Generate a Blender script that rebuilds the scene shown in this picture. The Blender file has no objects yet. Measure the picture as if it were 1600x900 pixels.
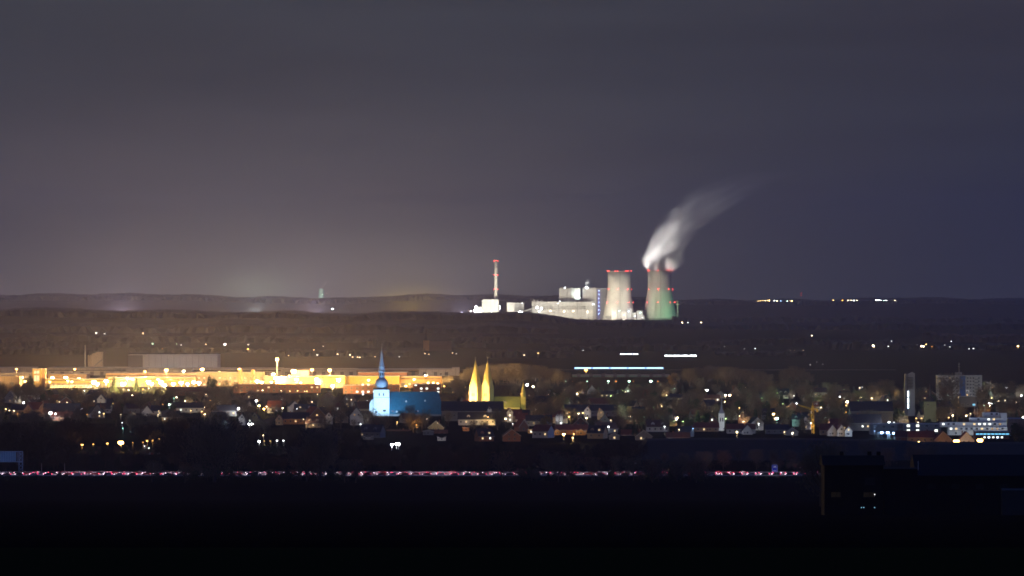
import bpy, math, random
from mathutils import Vector, Matrix
random.seed(7)
sc = bpy.context.scene
COL = sc.collection
F = 6790.0      # focal length in photo pixels (photo 1600 wide)
H = 95.0        # height of the camera above the plain
HY = 455.0      # row of the eye level

# ------------------------------------------------------------------ camera
cam = bpy.data.objects.new('camera', bpy.data.cameras.new('camera'))
COL.objects.link(cam); sc.camera = cam
cam.location = (0, 0, H); cam.rotation_euler = (math.radians(90), 0, 0)
cam.data.sensor_width = 36; cam.data.lens = F / 1600 * 36
cam.data.shift_y = 5 / 1600
cam.data.clip_start = 1; cam.data.clip_end = 80000

# ------------------------------------------------------------------ render settings
sc.view_settings.view_transform = 'Standard'; sc.view_settings.look = 'None'
sc.view_settings.exposure = 0; sc.view_settings.gamma = 1
sc.view_settings.use_curve_mapping = False
cy = sc.cycles
cy.use_denoising = True
try: cy.denoiser = 'OPENIMAGEDENOISE'
except Exception: pass
cy.max_bounces = 3; cy.diffuse_bounces = 2; cy.glossy_bounces = 1; cy.transmission_bounces = 2
cy.volume_bounces = 0; cy.transparent_max_bounces = 12
cy.sample_clamp_indirect = 1.5
cy.filter_width = 1.7
cy.use_light_tree = True
cy.volume_max_steps = 128

# ------------------------------------------------------------------ night sky (cloud lit by the towns below)
W = bpy.data.worlds.new('World'); sc.world = W; W.use_nodes = True
nt = W.node_tree; N = nt.nodes; L = nt.links
N.clear()
def nn(nt, t, **k):
    n = nt.nodes.new(t)
    for a, b in k.items(): setattr(n, a, b)
    return n
def mth(nt, op, a, b=None, c=None, clamp=False):
    n = nt.nodes.new('ShaderNodeMath'); n.operation = op; n.use_clamp = clamp
    for i, v in enumerate((a, b, c)):
        if v is None: continue
        if isinstance(v, (int, float)): n.inputs[i].default_value = v
        else: nt.links.new(v, n.inputs[i])
    return n.outputs[0]
tc = nn(nt, 'ShaderNodeTexCoord'); sx = nn(nt, 'ShaderNodeSeparateXYZ'); L.new(tc.outputs['Generated'], sx.inputs[0])
az = mth(nt, 'ARCTAN2', sx.outputs[0], sx.outputs[1]); el = sx.outputs[2]
def rgbsum(nt, cols):
    cur = None
    for f, c in cols:
        m = nn(nt, 'ShaderNodeVectorMath', operation='SCALE'); m.inputs[0].default_value = c
        if isinstance(f, (int, float)): m.inputs['Scale'].default_value = f
        else: nt.links.new(f, m.inputs['Scale'])
        if cur is None: cur = m.outputs[0]
        else:
            a = nn(nt, 'ShaderNodeVectorMath', operation='ADD'); nt.links.new(cur, a.inputs[0]); nt.links.new(m.outputs[0], a.inputs[1]); cur = a.outputs[0]
    return cur
def gauss(px, py, sa, se):
    a0 = (px - 800) / F; e0 = (HY - py) / F
    da = mth(nt, 'DIVIDE', mth(nt, 'SUBTRACT', az, a0), sa / F)
    de = mth(nt, 'DIVIDE', mth(nt, 'SUBTRACT', el, e0), se / F)
    s = mth(nt, 'ADD', mth(nt, 'MULTIPLY', da, da), mth(nt, 'MULTIPLY', de, de))
    return mth(nt, 'EXPONENT', mth(nt, 'MULTIPLY', s, -1.0))
mp = nn(nt, 'ShaderNodeMapping'); L.new(tc.outputs['Generated'], mp.inputs[0]); mp.inputs['Scale'].default_value = (9, 9, 75)
nz = nn(nt, 'ShaderNodeTexNoise'); L.new(mp.outputs[0], nz.inputs[0]); nz.inputs['Scale'].default_value = 1.3; nz.inputs['Detail'].default_value = 4
cloud = mth(nt, 'MULTIPLY_ADD', nz.outputs[0], 0.6, 0.70)
high = nn(nt, 'ShaderNodeMapRange'); L.new(el, high.inputs[0]); high.inputs[1].default_value = 0.09; high.inputs[2].default_value = 0.4; high.interpolation_type = 'SMOOTHSTEP'
right = nn(nt, 'ShaderNodeMapRange'); L.new(az, right.inputs[0]); right.inputs[1].default_value = -0.02; right.inputs[2].default_value = 0.125; right.interpolation_type = 'SMOOTHSTEP'
rightw = nn(nt, 'ShaderNodeMapRange'); L.new(az, rightw.inputs[0]); rightw.inputs[1].default_value = -0.02; rightw.inputs[2].default_value = 0.4; rightw.interpolation_type = 'SMOOTHSTEP'
leftw = nn(nt, 'ShaderNodeMapRange'); L.new(az, leftw.inputs[0]); leftw.inputs[1].default_value = 0.02; leftw.inputs[2].default_value = -0.5; leftw.interpolation_type = 'SMOOTHSTEP'
base = rgbsum(nt, [(1.0, (0.034, 0.041, 0.053)), (right.outputs[0], (-0.008, -0.011, -0.012)), (high.outputs[0], (-0.012, -0.006, 0.03)), (mth(nt,'MULTIPLY',high.outputs[0],rightw.outputs[0]), (-0.04, 0.006, 0.22)), (mth(nt,'MULTIPLY',high.outputs[0],leftw.outputs[0]), (0.06, 0.045, 0.04)),
    (gauss(430, 450, 430, 95), (0.125, 0.11, 0.095)), (gauss(430, 360, 520, 150), (0.036, 0.031, 0.027)),
    (gauss(400, 452, 70, 26), (0.10, 0.13, 0.08)),
    (gauss(800, 330, 500, 160), (0.008, 0.008, 0.006)),
    (gauss(640, 478, 60, 22), (0.36, 0.25, 0.02)),
    (gauss(60, 260, 260, 60), (0.012, 0.008, 0.006)),
    (gauss(1600, 10, 500, 160), (0.004, 0.0, -0.001))])
mulc = nn(nt, 'ShaderNodeVectorMath', operation='SCALE'); L.new(base, mulc.inputs[0]); L.new(cloud, mulc.inputs['Scale'])
sky = nn(nt, 'ShaderNodeTexSky'); sky.sky_type = 'NISHITA'; sky.sun_disc = False
sky.sun_elevation = math.radians(-8); sky.sun_rotation = math.radians(250)
ssc = nn(nt, 'ShaderNodeVectorMath', operation='SCALE'); L.new(sky.outputs[0], ssc.inputs[0]); ssc.inputs['Scale'].default_value = 0.08
sad = nn(nt, 'ShaderNodeVectorMath', operation='ADD'); L.new(mulc.outputs[0], sad.inputs[0]); L.new(ssc.outputs[0], sad.inputs[1])
bg = nn(nt, 'ShaderNodeBackground'); L.new(sad.outputs[0], bg.inputs[0]); bg.inputs[1].default_value = 1.0
wo = nn(nt, 'ShaderNodeOutputWorld'); L.new(bg.outputs[0], wo.inputs[0])

# ------------------------------------------------------------------ helpers
def X(px, d): return (px - 800) * d / F
def Z(py, d): return H - (py - HY) * d / F
def DG(py, z=0.0): return F * (H - z) / (py - HY)      # distance of a point at height z seen at row py

_mats = {}
def mat(name, col, rough=0.8, var=0.25, scale=0.6, metal=0.0):
    if name in _mats: return _mats[name]
    m = bpy.data.materials.new(name); m.use_nodes = True; t = m.node_tree
    b = t.nodes['Principled BSDF']; b.inputs['Roughness'].default_value = rough; b.inputs['Metallic'].default_value = metal
    try: b.inputs['Specular IOR Level'].default_value = 0.2
    except Exception: pass
    tc = t.nodes.new('ShaderNodeTexCoord'); no = t.nodes.new('ShaderNodeTexNoise'); no.inputs['Scale'].default_value = scale; no.inputs['Detail'].default_value = 3
    t.links.new(tc.outputs['Object'], no.inputs[0])
    mx = t.nodes.new('ShaderNodeMix'); mx.data_type = 'RGBA'
    lo = [c * (1 - var) for c in col]; hi = [min(1, c * (1 + var)) for c in col]
    mx.inputs[6].default_value = (*lo, 1); mx.inputs[7].default_value = (*hi, 1)
    t.links.new(no.outputs[0], mx.inputs[0]); t.links.new(mx.outputs[2], b.inputs['Base Color'])
    _mats[name] = m; return m
def emis(name, col, s, mis=True):
    if name in _mats: return _mats[name]
    m = bpy.data.materials.new(name); m.use_nodes = True; t = m.node_tree; t.nodes.clear()
    e = t.nodes.new('ShaderNodeEmission'); e.inputs[0].default_value = (*col, 1); e.inputs[1].default_value = s
    o = t.nodes.new('ShaderNodeOutputMaterial'); t.links.new(e.outputs[0], o.inputs[0])
    m.cycles.emission_sampling = 'FRONT_BACK' if mis else 'NONE'
    _mats[name] = m; return m

class MB:
    def __init__(s): s.v = []; s.f = []; s.m = []; s.cm = 0
    def add(s, vs, fs):
        o = len(s.v); s.v += vs; s.f += [tuple(i + o for i in f) for f in fs]; s.m += [s.cm] * len(fs); return s
    def box(s, x0, y0, z0, x1, y1, z1):
        return s.add([(x0,y0,z0),(x1,y0,z0),(x1,y1,z0),(x0,y1,z0),(x0,y0,z1),(x1,y0,z1),(x1,y1,z1),(x0,y1,z1)],
            [(3,2,1,0),(4,5,6,7),(0,1,5,4),(1,2,6,5),(2,3,7,6),(3,0,4,7)])
    def prism(s, pts, y0, y1):      # polygon in xz (counter-clockwise seen from -y), extruded along y
        n = len(pts)
        vs = [(x, y0, z) for x, z in pts] + [(x, y1, z) for x, z in pts]
        return s.add(vs, [tuple(range(n)), tuple(range(2*n-1, n-1, -1))] + [((i+1)%n, i, i+n, (i+1)%n+n) for i in range(n)])
    def prismx(s, pts, x0, x1):     # polygon in yz extruded along x
        n = len(pts)
        vs = [(x0, y, z) for y, z in pts] + [(x1, y, z) for y, z in pts]
        return s.add(vs, [tuple(range(n)), tuple(range(2*n-1, n-1, -1))] + [((i+1)%n, i, i+n, (i+1)%n+n) for i in range(n)])
    def lathe(s, prof, n=16, c=(0,0,0), cap=True, rot=0):
        vs = []; fs = []
        for r, z in prof:
            for k in range(n):
                a = 2*math.pi*k/n + rot; vs.append((c[0]+r*math.cos(a), c[1]+r*math.sin(a), c[2]+z))
        for i in range(len(prof)-1):
            for k in range(n): fs.append((i*n+k, i*n+(k+1)%n, (i+1)*n+(k+1)%n, (i+1)*n+k))
        if cap: fs.append(tuple(range(n-1, -1, -1))); fs.append(tuple(range((len(prof)-1)*n, len(prof)*n)))
        return s.add(vs, fs)
    def tube(s, p0, p1, r0, r1=None, n=5):
        r1 = r0 if r1 is None else r1
        p0 = Vector(p0); p1 = Vector(p1); d = (p1-p0)
        if d.length < 1e-6: return s
        q = d.to_track_quat('Z', 'Y'); vs = []
        for p, r in ((p0, r0), (p1, r1)):
            for k in range(n):
                a = 2*math.pi*k/n; vs.append(tuple(p + q @ Vector((r*math.cos(a), r*math.sin(a), 0))))
        return s.add(vs, [(k, (k+1)%n, n+(k+1)%n, n+k) for k in range(n)] + [tuple(range(n-1,-1,-1)), tuple(range(n, 2*n))])
    def mesh(s, name, mats):
        me = bpy.data.meshes.new(name); me.from_pydata(s.v, [], s.f)
        for m in (mats if isinstance(mats, (list, tuple)) else [mats]): me.materials.append(m)
        if any(s.m): me.polygons.foreach_set('material_index', s.m)
        me.update(); return me
    def build(s, name, mats, parent=None, loc=(0,0,0), rz=0, smooth=False):
        me = s.mesh(name, mats)
        if smooth: me.polygons.foreach_set('use_smooth', [True]*len(me.polygons))
        return put(name, me, parent, loc, rz)
def put(name, me, parent=None, loc=(0,0,0), rz=0, scale=None):
    o = bpy.data.objects.new(name, me); COL.objects.link(o); o.location = loc; o.rotation_euler.z = rz
    if scale: o.scale = scale
    if parent: o.parent = parent
    return o
def tag(o, label=None, cat=None, group=None, kind=None):
    if label: o['label'] = label
    if cat: o['category'] = cat
    if group: o['group'] = group
    if kind: o['kind'] = kind
    return o
def thing(name, label, cat, loc=(0,0,0), rz=0, group=None):
    o = put(name, None, None, loc, rz); return tag(o, label, cat, group)
def kids(o): return [c for c in CH.get(o.name, [])]
def dup(root, loc, rz=0, scale=1.0, label=None, group=None, cat=None):
    r = root.copy(); COL.objects.link(r); r.location = loc; r.rotation_euler.z = rz; r.scale = (scale, scale, scale)
    if label: r['label'] = label
    if group: r['group'] = group
    if cat: r['category'] = cat
    for ch in root.children:
        c = ch.copy(); COL.objects.link(c); c.parent = r
        for g in ch.children:
            e = g.copy(); COL.objects.link(e); e.parent = c
    return r
ORD = ['first','second','third','fourth','fifth','sixth','seventh','eighth','ninth','tenth','eleventh','twelfth','thirteenth','fourteenth','fifteenth','sixteenth','seventeenth','eighteenth','nineteenth']
TENS = {2:'twenty',3:'thirty',4:'forty',5:'fifty',6:'sixty',7:'seventy',8:'eighty',9:'ninety'}
def nth(i):
    if i < 19: return ORD[i]
    n = i + 1
    if n % 10 == 0: return TENS[n//10][:-1] + 'ieth'
    return TENS[n//10] + '-' + ORD[n % 10 - 1]

# ------------------------------------------------------------------ materials
M = dict(
 white_wall=mat('white_render', (.60,.58,.54)), cream_wall=mat('cream_render', (.36,.27,.18)), grey_wall=mat('grey_render', (.22,.22,.22)),
 brick=mat('red_brick', (.24,.11,.07)), ochre=mat('ochre_render', (.38,.22,.09)),
 red_roof=mat('red_tiles', (.17,.055,.035), var=.4), dark_roof=mat('dark_slate', (.035,.037,.045), var=.4), brown_roof=mat('brown_tiles', (.10,.055,.04), var=.4),
 concrete=mat('concrete', (.45,.44,.40), var=.14, scale=.05), asphalt=mat('asphalt', (.05,.05,.05)),
 steel=mat('galvanised_steel', (.35,.36,.37), rough=.5), dark_steel=mat('dark_steel', (.06,.06,.065)), panel=mat('light_metal_cladding', (.42,.42,.41), var=.12, scale=.08),
 dark_panel=mat('dark_metal_cladding', (.12,.12,.13), var=.2, scale=.08),
 glass=mat('dark_glass', (.02,.025,.03), rough=.15), frame=mat('window_frame', (.5,.5,.48)),
 bark=mat('bark', (.09,.07,.05)), twig=mat('twigs', (.16,.13,.085), var=.5, scale=.15), twig_red=mat('reddish_twigs', (.20,.12,.075), var=.5, scale=.15),
 needle=mat('needles', (.03,.05,.025), var=.5, scale=.3), leaf=mat('evergreen_leaves', (.045,.07,.03), var=.5, scale=.3), dry_leaf=mat('autumn_leaves', (.22,.14,.04), var=.5, scale=.3),
 yellow_wall=mat('yellow_render', (.36,.24,.07)), tan=mat('tan_concrete', (.34,.26,.19)), copper=mat('pale_copper_roof', (.34,.42,.50), rough=.6),
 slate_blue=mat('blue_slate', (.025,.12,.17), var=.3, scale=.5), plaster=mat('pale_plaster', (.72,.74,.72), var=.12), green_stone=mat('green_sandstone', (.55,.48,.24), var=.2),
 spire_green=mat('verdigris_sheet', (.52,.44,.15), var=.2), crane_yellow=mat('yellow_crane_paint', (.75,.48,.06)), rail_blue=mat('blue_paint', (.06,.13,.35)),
 sign_blue=mat('sign_blue', (.01,.03,.55), var=.05), sign_white=mat('sign_white', (.85,.85,.85), var=.03), car_dark=mat('dark_car_paint', (.04,.04,.045), rough=.3), car_silver=mat('silver_car_paint', (.4,.4,.42), rough=.35), car_red=mat('red_car_paint',(.3,.03,.03), rough=.35),
 tyre=mat('tyre', (.02,.02,.02)), fasc=mat('pale_eaves_board', (.5,.5,.48)), green_shed=mat('green_sheet_metal', (.22,.36,.30)), pole=mat('lamp_post', (.04,.04,.04)),
)
E = dict(
 win_warm=emis('lit_window_warm', (1,.72,.36), 1.5, False), win_white=emis('lit_window_white', (.95,1,.9), 2.6, False), win_dim=emis('lit_window_dim', (1,.6,.25), .5, False),
 win_blue=emis('lit_shop_blue', (.2,.65,1), 1.6, False), win_led=emis('lit_window_led', (.7,.85,1), 6, False),
 red=emis('red_obstruction_light', (1,.05,.04), 38, False), tail=emis('tail_light', (1,.05,.16), 5, False), headl=emis('head_light', (1,.78,.95), 5, False),
)
LC = dict(sodium=(1,.47,.11), warm=(1,.74,.44), white=(.95,.97,1), green=(.62,1,.78), yellow=(1,.62,.22), blue=(.35,.6,1), teal=(.4,1,.8), orange=(1,.40,.07), lime=(.6,1,.35))
def lampmat(c, s, mis=True): return emis('lamp_%s_%s%s' % (c, ('%.4g' % s).replace('.','p'), '' if mis else '_far'), LC[c], s, mis)

# ------------------------------------------------------------------ terrain
PROF = [(-500,93.3),(0,93.2),(30,92.9),(60,91.24),(120,87.84),(200,83.2),(300,77.3),(500,66.65),(900,48.6),(1500,22),(1950,1.7),(2100,0),(1e6,0)]
def lerp(t, a, b): return a + (b-a)*t
def interp(tab, x):
    if x <= tab[0][0]: return tab[0][1]
    for (a, u), (b, v) in zip(tab, tab[1:]):
        if x <= b: return u + (v-u)*(x-a)/(b-a)
    return tab[-1][1]
def sm(t): t = max(0, min(1, t)); return t*t*(3-2*t)
# tops of the two wooded ridges, as rows of the photo
NEAR_TOP = [(-2000,484),(0,484),(30,481),(110,484),(300,486),(460,486),(500,488),(730,488),(830,490),(900,497),(960,500),(1000,501),(1080,504),(1300,506),(1600,505),(3600,505)]
FAR_TOP = [(-2000,462),(0,460),(120,460),(260,459),(380,463),(470,465),(545,467),(600,462),(690,459),(800,461),(900,463),(1060,467),(1180,468),(1300,469),(1360,467),(1420,464),(1520,466),(1600,467),(3600,467)]
DN, DF = 11200.0, 17500.0
def near_h(x): return max(0, Z(interp(NEAR_TOP, 800 + x*F/DN), DN) - 13)
def far_h(x): return max(0, Z(interp(FAR_TOP, 800 + x*F/DF), DF) - 16)
def bump(y, c, wf, wb): return sm(1 - (c-y)/wf) if y < c else sm(1 - (y-c)/wb)
def GZ(x, y):
    z = interp(PROF, y)
    if y > 8500: z += near_h(x)*bump(y, DN, 2600, 1300)
    if y > 14900: z += far_h(x)*bump(y, DF, 2400, 6000)
    return z
ys = [-400,-100] + [i*30 for i in range(0, 12)] + [i*80 for i in range(5, 27)] + [i*200 for i in range(11, 43)] + [8500+i*150 for i in range(1, 47)] + [15400 + i*250 for i in range(1, 40)]
gm = MB(); NXG = 120
for y in ys:
    w = 500 + .30*max(0, y)
    for i in range(NXG+1):
        x = (i/NXG*2-1)*w; gm.v.append((x, y, GZ(x, y)))
for j in range(len(ys)-1):
    for i in range(NXG):
        a = j*(NXG+1)+i; gm.f.append((a, a+1, a+NXG+2, a+NXG+1)); gm.m.append(0)
def ground_material():
    m = bpy.data.materials.new('fields'); m.use_nodes = True; t = m.node_tree; b = t.nodes['Principled BSDF']; b.inputs['Roughness'].default_value = 1
    try: b.inputs['Specular IOR Level'].default_value = 0.0
    except Exception: pass
    tc = t.nodes.new('ShaderNodeTexCoord'); se = t.nodes.new('ShaderNodeSeparateXYZ'); t.links.new(tc.outputs['Object'], se.inputs[0])
    v = t.nodes.new('ShaderNodeTexVoronoi'); v.inputs['Scale'].default_value = .0030; t.links.new(tc.outputs['Object'], v.inputs[0])
    cr = t.nodes.new('ShaderNodeValToRGB'); t.links.new(v.outputs['Color'], cr.inputs[0])
    cr.color_ramp.elements[0].color = (.011,.010,.009,1); cr.color_ramp.elements[1].color = (.018,.022,.012,1)
    e = cr.color_ramp.elements.new(.5); e.color = (.013,.016,.009,1)
    no = t.nodes.new('ShaderNodeTexNoise'); no.inputs['Scale'].default_value = .08; no.inputs['Detail'].default_value = 6; t.links.new(tc.outputs['Object'], no.inputs[0])
    mx = t.nodes.new('ShaderNodeMix'); mx.data_type = 'RGBA'; mx.blend_type = 'MULTIPLY'; mx.inputs[0].default_value = .6
    t.links.new(cr.outputs[0], mx.inputs[6]); t.links.new(no.outputs[0], mx.inputs[7])
    # ploughed soil on the slope beyond the near meadow
    s1 = mth(t, 'GREATER_THAN', se.outputs[1], 300.0); s2 = mth(t, 'LESS_THAN', se.outputs[1], 2150.0); s = mth(t, 'MULTIPLY', s1, s2)
    m2 = t.nodes.new('ShaderNodeMix'); m2.data_type = 'RGBA'; t.links.new(s, m2.inputs[0]); t.links.new(mx.outputs[2], m2.inputs[6]); m2.inputs[7].default_value = (.006,.005,.004,1)
    s3 = mth(t, 'LESS_THAN', se.outputs[1], 300.0)
    m3 = t.nodes.new('ShaderNodeMix'); m3.data_type = 'RGBA'; t.links.new(s3, m3.inputs[0]); t.links.new(m2.outputs[2], m3.inputs[6]); m3.inputs[7].default_value = (.022,.022,.008,1)
    t.links.new(m3.outputs[2], b.inputs['Base Color']); return m
tag(gm.build('ground', ground_material(), smooth=True), kind='structure')

def canopy(name, label, x0, x1, y0, y1, dx, dy, top, jag, m, seed):
    """one closed-looking wood: a lumpy canopy sheet with toothed treetops and side skirts"""
    r = random.Random(seed); b = MB(); nx = int((x1-x0)/dx)+1; ny = int((y1-y0)/dy)+1
    for j in range(ny+2):
        for i in range(nx):
            jj = min(max(j-1, 0), ny-1)
            x = x0+i*dx + r.uniform(-.3,.3)*dx; y = y0+jj*dy + r.uniform(-.3,.3)*dy
            g = GZ(x, y)
            if j == 0 or j == ny+1: z = g-1; 
            else: z = g + top*(1+.22*math.sin(x*.021+seed)+.12*math.sin(x*.0063+2*seed)) + r.uniform(-jag, jag)*(1 if r.random()>.12 else 1.8)
            b.v.append((x, y, z))
    for j in range(ny+1):
        for i in range(nx-1): b.f.append((j*nx+i, j*nx+i+1, (j+1)*nx+i+1, (j+1)*nx+i)); b.m.append(0)
    o = b.build(name, m); return tag(o, label, 'woodland', None, 'stuff')
forest_m = mat('forest_canopy', (.016,.018,.014), var=.3, scale=.02)
forest_b = mat('autumn_wood', (.13,.07,.04), var=.5, scale=.03)
canopy('ridge_forest', 'long dark wooded ridge between the lit town and the power station', -2400, 2400, 10700, 11500, 9, 55, 12, 2.0, forest_m, 1)
canopy('slope_forest', 'dark wood on the slope below the long ridge', -2200, 100, 9300, 9700, 10, 60, 13, 2.5, forest_m, 2)
canopy('horizon_forest', 'farthest wooded hills along the horizon', -4200, 4200, 17000, 17900, 14, 90, 15, 2.2, forest_m, 3)
canopy('middle_forest', 'dark wood beyond the villages in front of the horizon hills', 500, 2600, 13200, 13600, 11, 70, 14, 3.0, forest_m, 4)
canopy('village_wood', 'brown bare wood behind the far village, faintly lit by its lamps', 780, 1750, 8050, 8250, 6, 25, 13, 3.5, forest_b, 5)
canopy('plain_wood', 'low dark wood on the plain left of the villages', -1500, -250, 8000, 8200, 8, 35, 10, 3, forest_m, 6)
for i, (px0, px1, d, h) in enumerate([(560,760,7300,9),(700,1010,7900,11),(860,1130,6900,7),(1090,1420,7700,9),(0,200,7200,10),(200,470,6700,6),(440,640,6300,7),(760,900,6200,8),(1300,1650,7050,9),(-50,150,6500,8),(1120,1260,6400,5)]):
    names = ['the distant brown church tower','the row of lit farms','the upper traffic streak','the four small road lights','the dark field edge far left','the big grey warehouse','the onion domed church','the small orange lit farm','the bright far village','the silo tower','the lower traffic streak']
    canopy('hedgerow_treeline', 'low dark treeline across the plain near ' + names[i], X(px0,d), X(px1,d), d, d+60, 5, 20, h, 2.4, forest_m, 20+i)

# ------------------------------------------------------------------ lights that stand in the place, seen and added
PROT = []      # sight boxes (px0, py0, px1, py1, distance) that filler must not hide
def protect(px0, py0, px1, py1, d): PROT.append((px0, py0, px1, py1, d))
def bbox_px(x, y, w, h, z=0):
    cx = 800 + x*F/y; hw = w/2*F/y
    return (cx-hw, HY + (H-z-h)*F/y, cx+hw, HY + (H-z)*F/y)
def blocks(x, y, w, h, z=0):
    a = bbox_px(x, y, w, h, z)
    for p in PROT:
        if y < p[4] and a[0] < p[2] and a[2] > p[0] and a[1] < p[3] and a[3] > p[1]: return True
    return False
_lampmesh = {}
NLAMP = [0]
def lamp(px, py, c='warm', s=300, size=.45, h=8, d=None, label='', group=None, far=False, prot=True, kind='street_lamp', cat='street lamp', mis=True, watts=None, glow=1.0):
    """a lamp post whose glass bowl stands at pixel row py; distance follows from its height unless given"""
    if d is None: d = DG(py, h)
    x = X(px, d); z = Z(py, d); g = GZ(x, d); h = max(2.0, z-g)
    cover = min(1.0, 2.2*size*size/(d/4345.0)**2)          # share of a picture point the bowl fills
    s = max(1.0, min(90, glow*30) if False else glow*min(30, 3.0*(s/300)**1.55)/cover); s *= {'sodium':.3,'orange':.3,'yellow':.5,'lime':.5,'green':.6,'blue':.5}.get(c,1); s = float('%.2g' % s)
    key = (c, s, size, round(h, 1), far)
    if key not in _lampmesh:
        mb = MB(); mb.lathe([(.09, 0), (.05, h+.25)], 6).box(-.07, -.9, h+.15, .07, 0, h+.27)
        hd = MB(); hd.box(-size*.9, -.9-size*.9, h+size*.55+.0, size*.9, -.9+size*.9, h+size*.8+.12)
        bw = MB(); bw.lathe([(size*.35, -size*.55), (size*.85, -size*.2), (size*.9, size*.3), (size*.7, size*.52)], 6, (0, -.9, h))
        if far:
            al = MB(); al.add(mb.v, mb.f); al.add(hd.v, hd.f); al.cm = 1; al.add(bw.v, bw.f)
            _lampmesh[key] = al.mesh('far_lamp', [M['pole'], lampmat(c, s, False)])
        else:
            _lampmesh[key] = (mb.mesh('post', M['pole']), hd.mesh('lamp_head', M['dark_steel']), bw.mesh('lamp_glass', lampmat(c, s, False)))
    ms = _lampmesh[key]
    if far: o = put(kind, ms, None, (x, d, g)); tag(o, label, cat, group)
    else:
        o = thing(kind, label, cat, (x, d, g), 0, group)
        put('post', ms[0], o); hd = put('lamp_head', ms[1], o); put('lamp_glass', ms[2], hd)
    if watts:
        l = bpy.data.lights.new('lamp_light', 'POINT'); l.color = LC[c]; l.energy = watts; l.shadow_soft_size = .4
        lo = bpy.data.objects.new('lamp_light', l); COL.objects.link(lo); lo.parent = o; lo.location = (0, -.9, h-size*.6-.45); NLAMP[0] += 1
    if prot: protect(px-1.6, py-1.6, px+1.6, py+1.6, d)
    return o
def hooded(x, y, z0, h, c, s, tx, ty, tz, label, w=.8, kind='hooded_floodlight', group=None, hh=.5):
    """a floodlight on a short post: an opaque housing whose glowing face points at (tx,ty,tz)"""
    o = thing(kind, label, 'floodlight', (x, y, z0), 0, group)
    MB().lathe([(.09, 0), (.07, h)], 6).build('post', M['pole'], o)
    d = Vector((tx-x, ty-y, tz-z0-h)).normalized(); q = d.to_track_quat('Y', 'Z')
    b = MB().box(-w/2-.1, -.5, -hh/2-.1, w/2+.1, -.02, hh/2+.1).build('housing', M['dark_steel'], o, (0,0,h)); b.rotation_mode = 'QUATERNION'; b.rotation_quaternion = q
    g = MB().add([(-w/2, 0, -hh/2), (-w/2, 0, hh/2), (w/2, 0, hh/2), (w/2, 0, -hh/2)], [(0,1,2,3)]).build('lamp_glass', lampmat(c, s), b)
    # backing keeps the light from leaking towards the housing side
    return o
def spot(x, y, z, tx, ty, tz, c, watts, deg, label, size=2.0, blend=.6, post=12):
    """a big site floodlight: mast, housing and its beam"""
    o = thing('site_floodlight', label, 'floodlight', (x, y, z), 0, 'site floodlights at the power station')
    MB().lathe([(.5, 0), (.3, post)], 6).build('mast', M['steel'], o)
    d = Vector((tx-x, ty-y, tz-z-post)).normalized(); q = d.to_track_quat('Y', 'Z')
    b = MB().box(-1.6, -1.2, -.9, 1.6, -.1, .9).build('housing', M['dark_steel'], o, (0,0,post)); b.rotation_mode = 'QUATERNION'; b.rotation_quaternion = q
    l = bpy.data.lights.new('beam', 'SPOT'); l.color = c; l.energy = watts; l.spot_size = math.radians(deg); l.spot_blend = blend; l.shadow_soft_size = size
    lo = bpy.data.objects.new('beam', l); COL.objects.link(lo); lo.parent = o; lo.location = (0, 0, post); lo.rotation_mode = 'QUATERNION'; lo.rotation_quaternion = d.to_track_quat('-Z', 'Y')
    return o

# ------------------------------------------------------------------ power station (about 14.3 km away)
DP = 14300.0
U = DP/F     # metres per photo pixel there
def pbox(mb, px0, px1, py0, dy0=0, dep=40, z0=0):  # box from ground to row py0
    return mb.box(X(px0,DP), DP+dy0, z0, X(px1,DP), DP+dy0+dep, Z(py0,DP))
def tower_prof(pts, cx): return [((x-cx)*U, Z(y, DP)) for x, y in pts]
def cooling_tower(cx, half, label, yoff):
    t = thing('cooling_tower', label, 'cooling tower', (X(cx, DP), DP+yoff, 0))
    prof = [(w*U, Z(y, DP)) for w, y in half]
    prof = sorted(prof, key=lambda p: p[1])
    # legs under the shell
    lm = MB(); zb = prof[0][1]; rb = prof[0][0]
    for k in range(36):
        a = 2*math.pi*k/36; a2 = 2*math.pi*(k+.5)/36
        for b2 in (a2, 2*math.pi*(k-.5)/36): lm.tube(((rb+3)*math.cos(b2), (rb+3)*math.sin(b2), 0), (rb*math.cos(a), rb*math.sin(a), zb+1), .9, n=4)
    lm.build('support_columns', M['concrete'], t)
    inner = [(r-1.0, z) for r, z in reversed(prof)]
    sh = MB(); sh.lathe(prof + inner, 64, cap=False).build('shell', M['concrete'], t, smooth=True)
    rt, zt = prof[-1]
    MB().lathe([(rt+.1, zt-1.5), (rt+2.2, zt-1.4), (rt+2.2, zt+.6), (rt-1.2, zt+.6)], 48).build('rim_walkway', M['concrete'], t) if False else \
        MB().lathe([(rt+.1, zt-1.8), (rt+1.9, zt-1.6), (rt+1.9, zt+.7), (rt-1.1, zt+.7), (rt-1.1, zt-.5)], 48, cap=False).build('rim_walkway', M['concrete'], t)
    ld = MB()
    for (r0, z0), (r1, z1) in zip(prof, prof[1:]):
        ld.tube((-.02*r0+3, -r0-.5, z0), (-.02*r1+3, -r1-.5, z1), .55, n=4)
    ld.build('ladder', M['dark_steel'], t)
    for row, ring in ((0, prof[-1][1]), (1, Z(452, DP)), (2, Z(472.5, DP))):
        r = interp([(z, r) for r, z in prof], ring)
        for k in range(7):
            a = math.radians(-90 + 22 + 51.4*k - 30)
            if math.sin(a) > .35 and row: continue
            MB().lathe([(.2,-.9),(.9,-.5),(.9,.5),(.2,.9)], 6).build('obstruction_light', E['red'], t, ((r+2.6)*math.cos(a), (r+2.6)*math.sin(a), ring+(1.4 if row == 0 else 0)))
    return t
T1 = [(18,424),(17.7,436),(17.7,446),(18.3,456),(19.5,465),(21.1,475),(23,486),(24.3,494)]
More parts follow.
